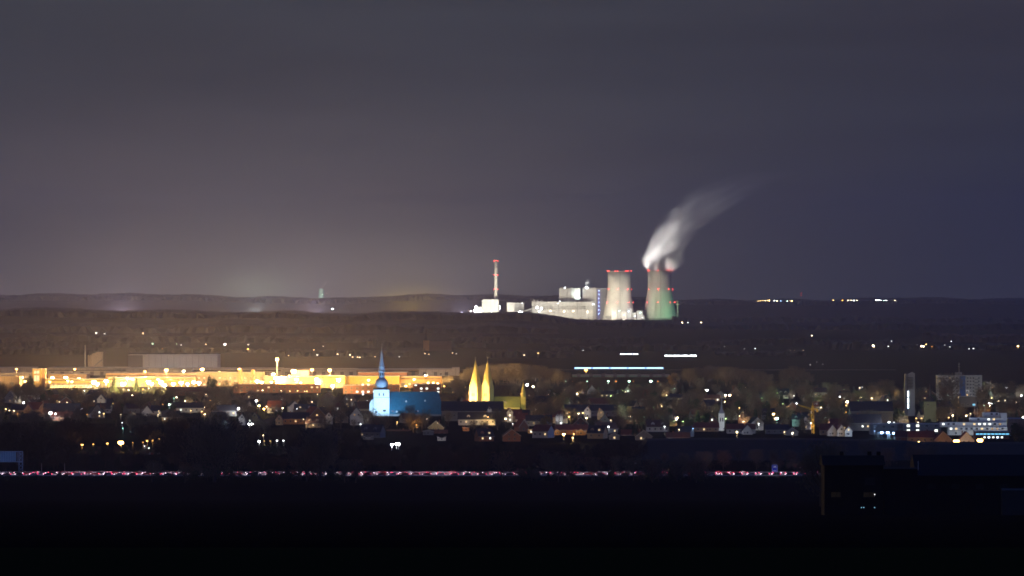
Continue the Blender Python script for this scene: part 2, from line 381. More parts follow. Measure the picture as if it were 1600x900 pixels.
T2 = [(18.8,423),(18.3,434),(18.4,444),(19.4,455),(21.2,466),(23.4,478),(25.6,490),(26.8,497)]
cooling_tower(967.3, T1, 'pale cooling tower without steam, beside the boiler houses', 0)
cooling_tower(1031.6, T2, 'cooling tower with the big steam plume, lit green at its foot', 60)

t = thing('tall_chimney', 'tall slim pale chimney with three rings of red lights', 'chimney', (X(774.7,DP), DP+60, 0))
MB().lathe([(3.1*U,0),(2.75*U,Z(468,DP)),(2.6*U,Z(430,DP)),(2.5*U,Z(406.5,DP)),(2.2*U,Z(406.5,DP)),(2.2*U,Z(410,DP))], 20, cap=False).build('shaft', M['concrete'], t, smooth=True)
for py in (408, 430, 452.3):
    z = Z(py, DP); MB().lathe([(2.7*U,z-.8),(3.2*U,z-.6),(3.2*U,z),(2.7*U,z)], 20, cap=False).build('platform', M['steel'], t)
    for k in range(6):
        a = math.radians(-90+60*k+30); MB().lathe([(.2,-.7),(.6,-.3),(.6,.3),(.2,.7)], 6).build('obstruction_light', E['red'], t, (3.3*U*math.cos(a), 3.3*U*math.sin(a), z+1.2))
def block(name, label, px0, px1, py, dy0, dep, m='panel', extras=None, cat='industrial building', lamps=()):
    o = thing(name, label, cat, (X((px0+px1)/2, DP), DP+dy0, 0)); hw = (px1-px0)/2*U; h = Z(py, DP)
    MB().box(-hw, 0, 0, hw, dep, h).build('wall', M[m], o)
    MB().box(-hw-.6, -.6, h, hw+.6, dep+.6, h+1.4).build('roof_edge', M['steel'], o)
    # vertical cladding joints
    j = MB(); n = max(2, int(hw/6))
    for k in range(1, n): x = -hw + 2*hw*k/n; j.box(x-.35, -.35, 1, x+.35, -.01, h-1)
    j.build('cladding_ribs', M['dark_panel'], o)
    if extras: extras(o, hw, h)
    for (lx, ly, c, s, sz) in lamps:
        g = MB().lathe([(sz*.3,-sz),(sz,-sz*.4),(sz,sz*.4),(sz*.3,sz)], 6).build('wall_lamp', lampmat(c, s*.22, False), o, (X(lx,DP)-o.location.x, -sz-.7, Z(ly,DP)))
    return o
def bands(o, hw, h):
    for z in (h-16, h-22): MB().box(-hw, -.5, z-.8, hw, -.02, z+.8).build('window_band', M['glass'], o)
    b = MB()
    for k in range(6): x = -hw+hw*2*(k+.5)/6; MB().box(x-2.2,-.7,2,x+2.2,-.02,9).build('gate', M['dark_panel'], o)
    pass
def roofbits(o, hw, h):
    for k in range(3):
        x = -hw*.6+k*hw*.6; MB().box(x-2.5, 8, h+1.45, x+2.5, 16, h+5.5).build('roof_plant', M['steel'], o)
block('boiler_house', 'pale cubic boiler house, left one of the pair beside the cooling towers', 874, 898, 451, 60, 60, 'panel', roofbits, lamps=[(883,449.5,'white',90,1.6),(875,471,'white',60,1.3),(888.5,474.5,'white',260,2.0)])
block('stair_tower', 'narrow bright white stair tower between the two boiler houses', 898.2, 907, 451, 57, 30, 'white_wall')
block('boiler_house', 'pale cubic boiler house under a small puff of steam', 911, 934, 450.5, 60, 60, 'panel', roofbits, lamps=[(916.5,449,'white',200,1.9),(918.5,449.5,'white',160,1.5),(927.5,475.5,'white',90,1.5)])
block('service_link', 'low link building in the gap beside the right boiler house', 907.2, 911, 466, 70, 30, 'panel')
def purple(o, hw, h):
    g = MB(); x0 = X(936, DP)-o.location.x
    g.box(x0-2.6, -1.2, 2, x0+2.6, -.36, h-1); g.build('lift_shaft', mat('violet_cladding', (.10,.08,.30)), o)
    for k in range(7): MB().lathe([(.2,-.7),(.7,-.3),(.7,.3),(.2,.7)], 6).build('shaft_lamp', lampmat('blue', 40), o, (x0, -2.2, h-6-k*(h-14)/7))
block('bunker_tower', 'tall darker bunker tower with a violet lit lift shaft', 932.5, 949, 451.5, 30, 28, 'dark_panel', purple, lamps=[(930.7,449,'white',1,.3)])
block('bunker_annex', 'grey annex standing in front of the pale cooling tower', 944.5, 954, 466.5, 5, 22, 'grey_wall')
block('turbine_hall', 'very long pale turbine hall with two dark window bands', 849, 926, 472, 0, 50, 'panel', bands, lamps=[(860,486,'warm',110,1.5),(881.5,486.5,'warm',130,1.5),(896,486.5,'warm',100,1.4),(918,487,'warm',120,1.5),(872,474,'white',50,1.2)])
block('switchgear_building', 'short pale block at the left end of the turbine hall', 831, 849, 471.5, 6, 40, 'panel', roofbits, lamps=[(839,480.5,'white',180,2.0),(846,482,'white',200,2.0),(842.5,486.5,'white',160,1.6)])
block('workshop_building', 'small isolated pale block between the chimney and the turbine hall', 792, 804, 473.5, 0, 40, 'panel')
block('workshop_annex', 'dark banded annex beside the isolated pale block', 804.2, 819, 474, 8, 40, 'grey_wall', bands, lamps=[(816,473.5,'white',45,1.3),(812,487,'white',170,2.0),(815.5,487.8,'white',160,2.0)])
block('filter_building', 'pale block at the foot of the tall chimney', 753, 779, 468.5, 0, 45, 'panel', lamps=[(781,479,'white',120,1.6),(781,482,'white',120,1.6),(768,487,'white',60,1.2)])
block('conveyor_house', 'low bright white conveyor house left of the chimney block', 741, 753, 480, 4, 30, 'white_wall', lamps=[(744,479,'white',260,2.2),(748,485,'white',240,2.2),(741,485.5,'white',240,2.2),(752,485,'white',200,2.0),(736,486,'white',180,1.6)])
t = thing('conveyor_bridge', 'sloping conveyor bridge leading up to the turbine hall block', 'conveyor', (X(820,DP), DP-12, 0))
MB().prism([(X(818,DP)-t.location.x, Z(487.5,DP)),(X(818,DP)-t.location.x+1, Z(485.8,DP)),(X(838,DP)-t.location.x, Z(478.6,DP)),(X(838,DP)-t.location.x, Z(480.8,DP))][::1], 0, 5).build('gallery', M['steel'], t)
for k in range(3):
    px = 824+k*5; MB().box(X(px,DP)-t.location.x-.6, 1, 0, X(px,DP)-t.location.x+.6, 3, Z(485-k*2,DP)).build('trestle', M['steel'], t)
# low plant between the cooling towers
rr = random.Random(5)
for k, (p0, p1, py, m) in enumerate([(955,963,484,'white_wall'),(964,969,480,'panel'),(970,978,487,'white_wall'),(979,986,482.5,'steel'),(987,993,489,'panel'),(994,1003,486,'steel'),(1000,1006,493,'panel')]):
    look = ['white pump house with two lit storeys','narrow pale pump house','low white control hut','grey steel filter frame','small pale transformer hut','wide grey cable building','lowest pale hut'][k]
    o = block('plant_building', look + ' between the two cooling towers', p0, p1, py, -60-8*(k%3), 14, m, lamps=[((p0+p1)/2+rr.uniform(-1,1), py+2+rr.uniform(0,4), ['white','teal','white','blue','white','teal','white'][k], 90, 1.2)])
t = thing('lattice_mast', 'pale round platform mast right of the steaming cooling tower', 'mast', (X(1059.5,DP), DP+40, 0))
MB().lathe([(3,0),(2,Z(470,DP))], 8).build('shaft', M['concrete'], t); 
for py in (470.5,476): MB().lathe([(6,-1),(6.5,0),(6,1)], 12, (0,0,Z(py,DP))).build('platform', M['concrete'], t)
# beams on the towers and halls
SP = [(940, -260, 967, 60, (1,.93,.76), 3.0e6, 46, 'beam on the pale cooling tower from the left'),
      (985, -360, 968, 105, (1,.93,.78), 4.6e6, 44, 'beam on the pale cooling tower from the right'),
      (985, -280, 1022, 60, (1,.92,.74), 4.0e6, 50, 'beam on the steaming cooling tower from the left'),
      (1060, -160, 1044, 10, (.25,1,.40), 1.3e6, 60, 'green beam on the foot of the steaming cooling tower'),
      (860, -220, 885, 40, (1,.90,.70), 3.2e6, 80, 'beam on the left boiler house'),
      (925, -220, 920, 40, (1,.90,.70), 3.0e6, 80, 'beam on the right boiler house'),
      (775, -260, 775, 110, (1,.93,.75), 1.1e7, 50, 'beam on the tall chimney'),
      (760, -120, 765, 20, (.85,1,.95), 7e5, 90, 'beam on the chimney block'),
      (800, -140, 805, 15, (1,.95,.8), 6e5, 90, 'beam on the isolated block'),
      (840, -160, 843, 15, (1,.97,.85), 9e5, 90, 'beam on the left end of the turbine hall')]
for (px, dy, tpx, tz, c, w, deg, lb) in SP:
    spot(X(px,DP), DP+dy, 0, X(tpx,DP), DP+30, tz, c, w, deg, 'site floodlight with the ' + lb if False else 'mast floodlight, ' + lb)

for k,(a,tx,tz,w_,c_) in enumerate([(200,-20,190,3e5,(1,.95,.86)),(250,0,190,3e5,(1,.95,.86)),(300,60,220,6e5,(1,.93,.84)),(340,70,120,1.5e5,(1,.93,.84)),(170,30,260,5e5,(1,.95,.88))]):  # rim lights added only to light the steam from below
    a = math.radians(a); rx = X(1031.6,DP)+(T2[0][0]*U+3.4)*math.cos(a); ry = DP+60+(T2[0][0]*U+3.4)*math.sin(a); rz_ = Z(423,DP)
    spot(rx, ry, rz_-4, rx+tx+1, ry+40, rz_+tz, c_, w_, 70, 'rim floodlight under the steam of the plume tower, %s of five' % nth(k), post=3)
for k,(a,tpx,tz,w_,deg) in enumerate([(-60,1022,215,1.5e6,44),(-30,1075,330,5e6,40),(20,1110,400,9e6,40)]):  # more added lights, on the other tower's rim, shining into the plume
    a = math.radians(a); rx = X(967.3,DP)+(18*U+3)*math.cos(a); ry = DP+(18*U+3)*math.sin(a)
    spot(rx, ry, Z(424,DP)-3, X(tpx,DP), DP+60, tz, (1,.96,.92), w_, deg, 'floodlight on the rim of the steamless tower, %s of three' % nth(k), post=3)
spot(X(902,DP), DP+22, Z(472,DP)+1.4, X(902.6,DP), DP+57, 85, (.75,1,.98), 3.5e5, 60, 'roof floodlight of the turbine hall before the narrow white stair tower', post=3)
spot(X(913,DP), DP+62, Z(450.5,DP)+1.5, X(919,DP), DP+76, Z(440,DP), (1,1,.97), 2.5e5, 80, 'roof floodlight under the small steam puff', post=2)  # light added so that the small puff shows
# steam
def steam(name, label, x, y, z0, top, cfun, rfun, dens, fade, col=(.95,.95,.95), seed=0.0, step=12):
    """closed mesh around the plume; density inside follows its own centre line and frays with noise"""
    mb = MB(); n = 20; K = 16; prof = []
    for i in range(K+1):
        h = top*i/K; cx = cfun(h); r = rfun(h)*1.08
        for k in range(n):
            a = 2*math.pi*k/n; mb.v.append((cx+r*math.cos(a), .8*r*math.sin(a), h))
    for i in range(K):
        for k in range(n): mb.f.append((i*n+k, i*n+(k+1)%n, (i+1)*n+(k+1)%n, (i+1)*n+k)); mb.m.append(0)
    mb.f.append(tuple(range(n-1,-1,-1))); mb.f.append(tuple(range(K*n, K*n+n))); mb.m += [0,0]
    m = bpy.data.materials.new(name+'_volume'); m.use_nodes = True; t = m.node_tree; t.nodes.clear()
    tc = t.nodes.new('ShaderNodeTexCoord'); s = t.nodes.new('ShaderNodeSeparateXYZ'); t.links.new(tc.outputs['Object'], s.inputs[0])
    def curve(vals, fac):       # table over height as a float curve
        c = t.nodes.new('ShaderNodeValToRGB'); c.color_ramp.interpolation = 'LINEAR'
        lo = min(vals); hi = max(vals)+1e-6; els = c.color_ramp.elements
        for i, v in enumerate(vals):
            p = i/(len(vals)-1); q = (v-lo)/(hi-lo)
            if i == 0: e = els[0]
            elif i == len(vals)-1: e = els[-1]
            else: e = els.new(p)
            e.position = p; e.color = (q,q,q,1)
        t.links.new(fac, c.inputs[0])
        return mth(t, 'MULTIPLY_ADD', c.outputs[0], hi-lo, lo)
    hn = mth(t, 'DIVIDE', s.outputs[2], top)
    cx = curve([cfun(top*i/16) for i in range(17)], hn); r = curve([rfun(top*i/16) for i in range(17)], hn)
    u = mth(t, 'DIVIDE', mth(t, 'SUBTRACT', s.outputs[0], cx), r); v = mth(t, 'DIVIDE', s.outputs[1], mth(t, 'MULTIPLY', r, .8))
    cb = t.nodes.new('ShaderNodeCombineXYZ'); t.links.new(u, cb.inputs[0]); t.links.new(v, cb.inputs[1]); t.links.new(mth(t, 'MULTIPLY_ADD', hn, 4.2, seed), cb.inputs[2])
    no = t.nodes.new('ShaderNodeTexNoise'); no.inputs['Scale'].default_value = 1.5; no.inputs['Detail'].default_value = 3; no.inputs['Roughness'].default_value = .45; t.links.new(cb.outputs[0], no.inputs[0])
    rr2 = mth(t, 'SQRT', mth(t, 'ADD', mth(t, 'MULTIPLY', u, u), mth(t, 'MULTIPLY', v, v)))
    rr3 = mth(t, 'ADD', rr2, mth(t, 'MULTIPLY', mth(t, 'SUBTRACT', no.outputs[0], .5), 1.7))
    edge = t.nodes.new('ShaderNodeMapRange'); edge.interpolation_type = 'SMOOTHSTEP'; t.links.new(rr3, edge.inputs[0])
    edge.inputs[1].default_value = 1.06; edge.inputs[2].default_value = .42; edge.inputs[3].default_value = 0; edge.inputs[4].default_value = 1
    guard = t.nodes.new('ShaderNodeMapRange'); guard.interpolation_type = 'SMOOTHSTEP'; t.links.new(rr2, guard.inputs[0])
    guard.inputs[1].default_value = 1.0; guard.inputs[2].default_value = .82; guard.inputs[3].default_value = 0; guard.inputs[4].default_value = 1
    fd = curve([fade(i/16) for i in range(17)], hn)
    cb2 = t.nodes.new('ShaderNodeCombineXYZ'); t.links.new(mth(t,'MULTIPLY',u,1.5), cb2.inputs[0]); t.links.new(v, cb2.inputs[1]); t.links.new(mth(t, 'MULTIPLY_ADD', hn, 2.2, seed+7), cb2.inputs[2])
    n2 = t.nodes.new('ShaderNodeTexNoise'); n2.inputs['Scale'].default_value = 2.0; n2.inputs['Detail'].default_value = 4; t.links.new(cb2.outputs[0], n2.inputs[0])
    st = t.nodes.new('ShaderNodeMapRange'); st.interpolation_type = 'SMOOTHSTEP'; t.links.new(n2.outputs[0], st.inputs[0]); st.inputs[1].default_value = .36; st.inputs[2].default_value = .62; st.inputs[3].default_value = .30; st.inputs[4].default_value = 1.15
    de = mth(t, 'MULTIPLY', mth(t, 'MULTIPLY', mth(t, 'MULTIPLY', edge.outputs[0], st.outputs[0]), guard.outputs[0]), mth(t, 'MULTIPLY', fd, dens), clamp=False)
    pv = t.nodes.new('ShaderNodeVolumePrincipled'); pv.inputs['Color'].default_value = (*col, 1); pv.inputs['Anisotropy'].default_value = .1
    t.links.new(de, pv.inputs['Density'])
    o = t.nodes.new('ShaderNodeOutputMaterial'); t.links.new(pv.outputs[0], o.inputs['Volume'])
    try: m.cycles.volume_step_rate = .25
    except Exception: pass
    ob = mb.build(name, m, None, (x, y, z0)); return tag(ob, label, 'steam', None, 'stuff')
CXT = [(0,6),(25,9),(45,6),(70,10),(110,30),(150,62),(190,102),(225,150),(262,205),(300,275),(335,350)]
RXT = [(0,40),(10,62),(25,74),(45,74),(75,64),(110,72),(150,86),(190,100),(225,112),(262,122),(300,125),(335,125)]
steam('steam_plume', 'big pale steam plume bending right out of the cooling tower', X(1034,DP), DP+60, Z(424,DP)-4, 335,
      lambda h: interp(CXT, h), lambda h: interp(RXT, h)*1.08, .034, lambda t: interp([(0,1.15),(.15,1),(.35,.6),(.55,.28),(.75,.12),(.9,.04),(1,0)], t))
steam('small_steam_puff', 'small white steam puff above the right boiler house', X(918,DP), DP+75, Z(450,DP)+3, 26, lambda h: h*.25-2, lambda h: 7+h*.15, .10, lambda t: interp([(0,1),(.5,.5),(1,0)], t), seed=3)

# distant works with green light (beyond the ridge on the left)
DD = 19500.0
t = thing('distant_cooling_tower', 'tiny green lit tower far beyond the ridge on the left', 'cooling tower', (X(502,DD), DD, 0))
MB().lathe([(22,0),(12,Z(458,DD)),(12.5,Z(451,DD))], 20).build('shell', M['concrete'], t)
MB().lathe([(.3,-1),(1.4,0),(.3,1)],6).build('obstruction_light', lampmat('teal', 60), t, (0,-10,Z(452,DD)))
hooded(X(500,DD), DD-60, GZ(X(500,DD),DD-60), 22, 'green', 1500, X(502,DD), DD, 100, 'floodlight washing the tiny distant tower in green', w=4, hh=3)
steam('distant_steam', 'faint drifting steam from the tiny green lit tower', X(503,DD), DD, Z(449,DD), 34, lambda h: h*.8, lambda h: 8+h*.25, .03, lambda t: 1-t, seed=5)
lamp(504,460,'green',400,1.4,d=DD-40,h=9,label='greenish site lamp below the tiny distant tower',far=True,mis=False)
lamp(511,458.5,'warm',120,1.2,d=DD-40,h=9,label='dim warm site lamp beside the tiny distant tower',far=True,mis=False)
lamp(519.5,482.5,'green',2600,1.9,glow=4,d=12600,h=14,label='single brightest lamp just above the long wooded ridge',far=True,mis=False)
for k,(px,d,c,w_) in enumerate([(-60,14200,(1,.80,.76),3.6e6),(190,14400,(1,.82,.84),4.2e6),(400,14900,(.85,1,.80),3.4e6),(490,13700,(1,.80,.78),4.2e6),(641,13600,(1,.66,.10),5.5e6),(720,14600,(.95,.85,1),2.4e6)]):  # hidden lamps added as town glow, to brighten the haze over the ridge
    x = X(px,d); g = GZ(x,d); t = thing('floodlight_mast', 'floodlight mast of a town beyond the long ridge, glow %s from the left' % nth(k), 'mast', (x,d,g))
    MB().lathe([(.5,0),(.3,18)],6).build('mast', M['steel'], t); MB().box(-2,-.4,18,2,.4,19.2).build('lamp_head', M['steel'], t)
    l = bpy.data.lights.new('lamp_light','POINT'); l.color = c; l.energy = w_; l.shadow_soft_size = 2
    lo = bpy.data.objects.new('lamp_light', l); COL.objects.link(lo); lo.parent = t; lo.location = (0,0,22)
# pylons
def pylon_mesh(h):
    b = MB(); w = h*.07
    for sx_ in (-1,1):
        for sy in (-1,1): b.tube((sx_*w, sy*w, 0), (sx_*.6, sy*.6, h), .38, .25, n=4)
    for i in range(7):
        z0 = h*i/8; z1 = h*(i+1)/8; a = w*(1-z0/h)+.6*z0/h; c = w*(1-z1/h)+.6*z1/h
        b.tube((-a,-a,z0),(c,-c,z1),.2,n=4).tube((a,-a,z0),(-c,-c,z1),.2,n=4)
    for z, l in ((h*.68, h*.17), (h*.82, h*.22), (h*.95, h*.12)): b.tube((-l,0,z),(l,0,z),.4,n=4).tube((-l,0,z),(0,0,z+2.5),.22,n=4).tube((l,0,z),(0,0,z+2.5),.22,n=4)
    return b
PY = [(202,13000,34,'farthest pylon on the left'),(297,12900,36,'pylon above the left part of the ridge'),(355,12800,34,'pylon left of the bright ridge lamp'),(461,12700,30,'small pylon close to the bright ridge lamp'),(548,12500,44,'tallest pylon right of the bright ridge lamp'),(625.5,12500,34,'pylon in front of the yellow glow'),(697,12600,38,'first of two pylons left of the power station'),(703.5,12400,44,'second of two pylons left of the power station'),(1193,12800,40,'pylon below the hilltop village lights'),(1397,12600,42,'pylon on the far right slope')]
for px, d, h, lb in PY:
    x = X(px,d); g = GZ(x,d); o = put('power_pylon', None, None, (x,d,g)); tag(o, 'dark lattice ' + lb, 'pylon', 'pylons along the ridge')
    top = 468 if px in (548,) else 471
    pylon_mesh(h*1.25).build('lattice', M['dark_steel'], o)
for (a, b2) in ((0,1),(1,2),(2,3),(3,4),(4,5),(5,6)):
    A, B = PY[a], PY[b2]; mb = MB(); xa, xb = X(A[0],A[1]), X(B[0],B[1])
    for fz in (.68*1.25,.95*1.25):
        za = GZ(xa,A[1])+A[2]*fz; zb = GZ(xb,B[1])+B[2]*fz; prev = None
        for k in range(9):
            q = k/8; p = (lerp(q,xa,xb), lerp(q,A[1],B[1]), lerp(q,za,zb) - 9*(1-(2*q-1)**2))
            if prev: mb.tube(prev, p, .12, n=3)
            prev = p
    tag(mb.build('overhead_cable', M['dark_steel']), 'thin cables sagging from the ' + A[3], 'cable', 'power lines on the ridge')

# lamps on and beyond the ridge: (px, py, colour, strength, size, distance, label)
FARL = [
 (1066,504.5,'warm',900,1.9,'brightest of three warm lamps right of the steaming tower'),(1075,505.5,'white',300,1.3,'weak middle lamp right of the steaming tower'),(1095.5,504.5,'warm',700,1.6,'warm lamp farthest from the steaming tower'),
 (975,499.5,'white',130,1.2,'small lamp in front of the pale cooling tower'),(936,499,'white',90,1.1,'small lamp below the violet lift shaft')]
for (px,py,c,s,sz,lb) in FARL: lamp(px,py,c,s*1.4,sz,h=6,d=12900 if py>500 else 13900,label=lb,far=True,mis=False)
# hilltop village on the horizon, right
r = random.Random(3)
hv = [(1184.5,470.5,'yellow'),(1188,470,'yellow'),(1192,469.5,'yellow'),(1196,469.8,'warm'),(1199,469.6,'yellow'),(1202,469.6,'yellow'),(1210,470,'white'),(1214,470,'warm'),(1220,470,'blue'),(1230,470.5,'green'),(1234,470.3,'yellow'),(1237,470.3,'yellow'),(1302,469,'yellow'),(1316,469.4,'orange'),(1325,469,'warm'),(1330,469.2,'warm'),(1334,469.4,'white'),(1339,469.4,'warm'),(1369,469.2,'white'),(1372,469.3,'white'),(1376,469.8,'white'),(1381,469.6,'green'),(1385,469.4,'white'),(1398,469.5,'warm')]
for i, (px,py,c) in enumerate(hv):
    big = i in (5,11,13,18,19)
    lamp(px,py,c,900 if big else 380,2.0 if big else 1.3,h=5,d=16900,label='%s %s lamp of the hilltop village, %s from the left' % ('bright' if big else 'small', c if c not in('warm','sodium') else 'warm white', nth(i)),far=True,mis=False,glow=3,group='lamps of the hilltop village')
t = thing('radio_mast', 'thin radio mast with red lights above the hilltop village', 'mast', (X(1252,16950),16950,GZ(X(1252,16950),16950)))
zt = Z(458,16950)-t.location.z; MB().tube((0,0,0),(0,0,zt),.8,.5).build('shaft', M['steel'], t)
for z in (zt, zt-9): MB().lathe([(.2,-1),(.9,0),(.2,1)],6).build('obstruction_light', emis('dim_red_light',(1,.06,.04),14,False), t, (0,-1.2,z))
lamp(49,459,'orange',90,1.0,h=8,d=16900,label='tiny red lamp alone on the far left horizon hill',far=True,mis=False)
for i,(px,s) in enumerate([(97,160),(101,90),(104,120),(108,90)]): lamp(px,482,'warm',s,1.2,h=6,d=12300,label='tiny lamp above the ridge at the far left, %s of four' % nth(i),far=True,mis=False,group='tiny lamps above the ridge')

# ------------------------------------------------------------------ lamps of the plain and its villages
PL = [(150.5,520.5,'white',500,1.0),(163,518.5,'white',420,.9),(163.5,521.5,'white',300,.8),(223.5,521,'warm',520,1.0),(238.5,537,'green',600,1.0),(254,545,'sodium',160,.8),(276,537.5,'green',200,.7),(283,539,'white',220,.8),(321.5,538,'warm',330,.8),(351.5,538,'white',900,1.2),(388,538.5,'white',330,.8),(387.5,545.5,'sodium',800,1.2),(456.5,547,'warm',260,.7),(451,555.5,'warm',200,.7),(490.5,547,'warm',330,.8),(496,554.5,'white',330,.8),(505,541,'white',160,.7),(527.5,553.5,'warm',380,.8),(547,554.5,'warm',380,.8),(551,558,'warm',280,.7),(558.5,558,'warm',260,.7),(562,558.5,'warm',340,.8),(586,557.5,'warm',180,.7),(664,552.5,'warm',240,.7),(670,553.5,'warm',220,.7),(707,551.5,'warm',260,.7),(713,552.8,'white',180,.7),(624,557.5,'white',200,.7),
 (777.5,548.5,'orange',700,1.1),(817.5,527.5,'white',280,.8),(819,555,'warm',360,.8),(841,552,'yellow',520,.9),(911,547.5,'white',140,.7),(963,530,'warm',560,1.0),(986,540,'sodium',300,.8),(1015.5,540,'sodium',280,.8),(1031,540,'sodium',160,.7),
 (1096,540.5,'white',170,.8),(1132,541.5,'white',60,.7),(1163,545,'white',90,.7),(1180,544.5,'white',240,.8),(1268.5,524.5,'warm',460,1.0),(1235,547.5,'warm',110,.6),(1241.5,547.5,'warm',70,.6),(1249,547.5,'warm',80,.6),(1255,547.5,'warm',110,.6),(1266,570,'white',90,.5),(1276,565.5,'white',50,.5),(1285.5,569,'white',60,.5),
 (1325.5,539,'yellow',360,.9),(1364.5,540.5,'warm',1200,1.5),(1370.5,539,'white',400,.9),(1376.5,538.5,'white',340,.9),(1388,541,'white',200,.8),(1393,533,'white',120,.7),(1426,539,'white',180,.7),(1440,541,'warm',700,1.2),(1443,541.3,'warm',600,1.1),(1447,538,'yellow',500,1.0),(1456,541.5,'orange',300,.9),(1476,539,'white',90,.6),(1486,533.5,'white',200,.7),(1484,542,'white',160,.6),(1514,545,'white',150,.6),(1521,544.5,'white',240,.8),(1557,537,'green',120,.7),(1574,529,'warm',260,.8),(1590.5,541,'yellow',900,1.3),(1594,537.5,'yellow',480,1.0),(1598,529,'warm',200,.7)]
PZ = [(0,260,'near the silo tower'),(260,460,'above the grey warehouse'),(460,600,'beside the spire of the domed church'),(600,770,'near the distant brown church tower'),(770,860,'around the orange lit farm'),(860,1060,'near the traffic streaks'),(1060,1310,'on the dark blue plain'),(1310,1700,'in the bright far village')]
cnt = {}
for (px,py,c,s,sz) in sorted(PL):
    zn = [z for z in PZ if z[0] <= px < z[1]][0][2]; i = cnt.get(zn,0); cnt[zn] = i+1
    cw = {'warm':'warm white','sodium':'orange','white':'cold white','green':'greenish','yellow':'yellow','orange':'deep orange'}[c]
    lamp(px,py,c,s,sz*1.15,h=7,label='%s lamp %s, %s from the left' % (cw, zn, nth(i)),glow=2.2,far=True,watts=(s*9 if px>1310 or s>500 else None),group='lamps scattered over the plain')

# ------------------------------------------------------------------ windows and houses
def window_mesh(name, glassm, cols=1, rows=1):
    b = MB(); b.cm = 0
    # frame of four bars standing proud, pane set back 4 cm
    b.box(-.5,-.06,-.5,-.44,.0,.5).box(.44,-.06,-.5,.5,.0,.5).box(-.44,-.06,-.5,.44,.0,-.44).box(-.44,-.06,.44,.44,.0,.5)
    for k in range(1, cols): x = -.5+k/cols; b.box(x-.03,-.05,-.44,x+.03,-.001,.44)
    b.cm = 1; b.add([(-.44,-.02,-.44),(.44,-.02,-.44),(.44,-.02,.44),(-.44,-.02,.44)], [(0,1,2,3)])
    return b.mesh(name, [M['frame'], glassm])
WM = {'dark': window_mesh('window', M['glass'], 2), 'warm': window_mesh('window_lit', E['win_warm'], 2), 'white': window_mesh('window_lit_white', E['win_white'], 2), 'dim': window_mesh('window_dim', E['win_dim'], 2),
      'blue': window_mesh('window_blue', E['win_blue'], 4), 'led': window_mesh('window_led', E['win_led'], 1)}
def win(parent, x, y, z, w, h, k='dark', rz=0, name='window'):
    return put(name, WM[k], parent, (x,y,z), rz, (w,1,h))
HR = random.Random(11)
HOUSES = []
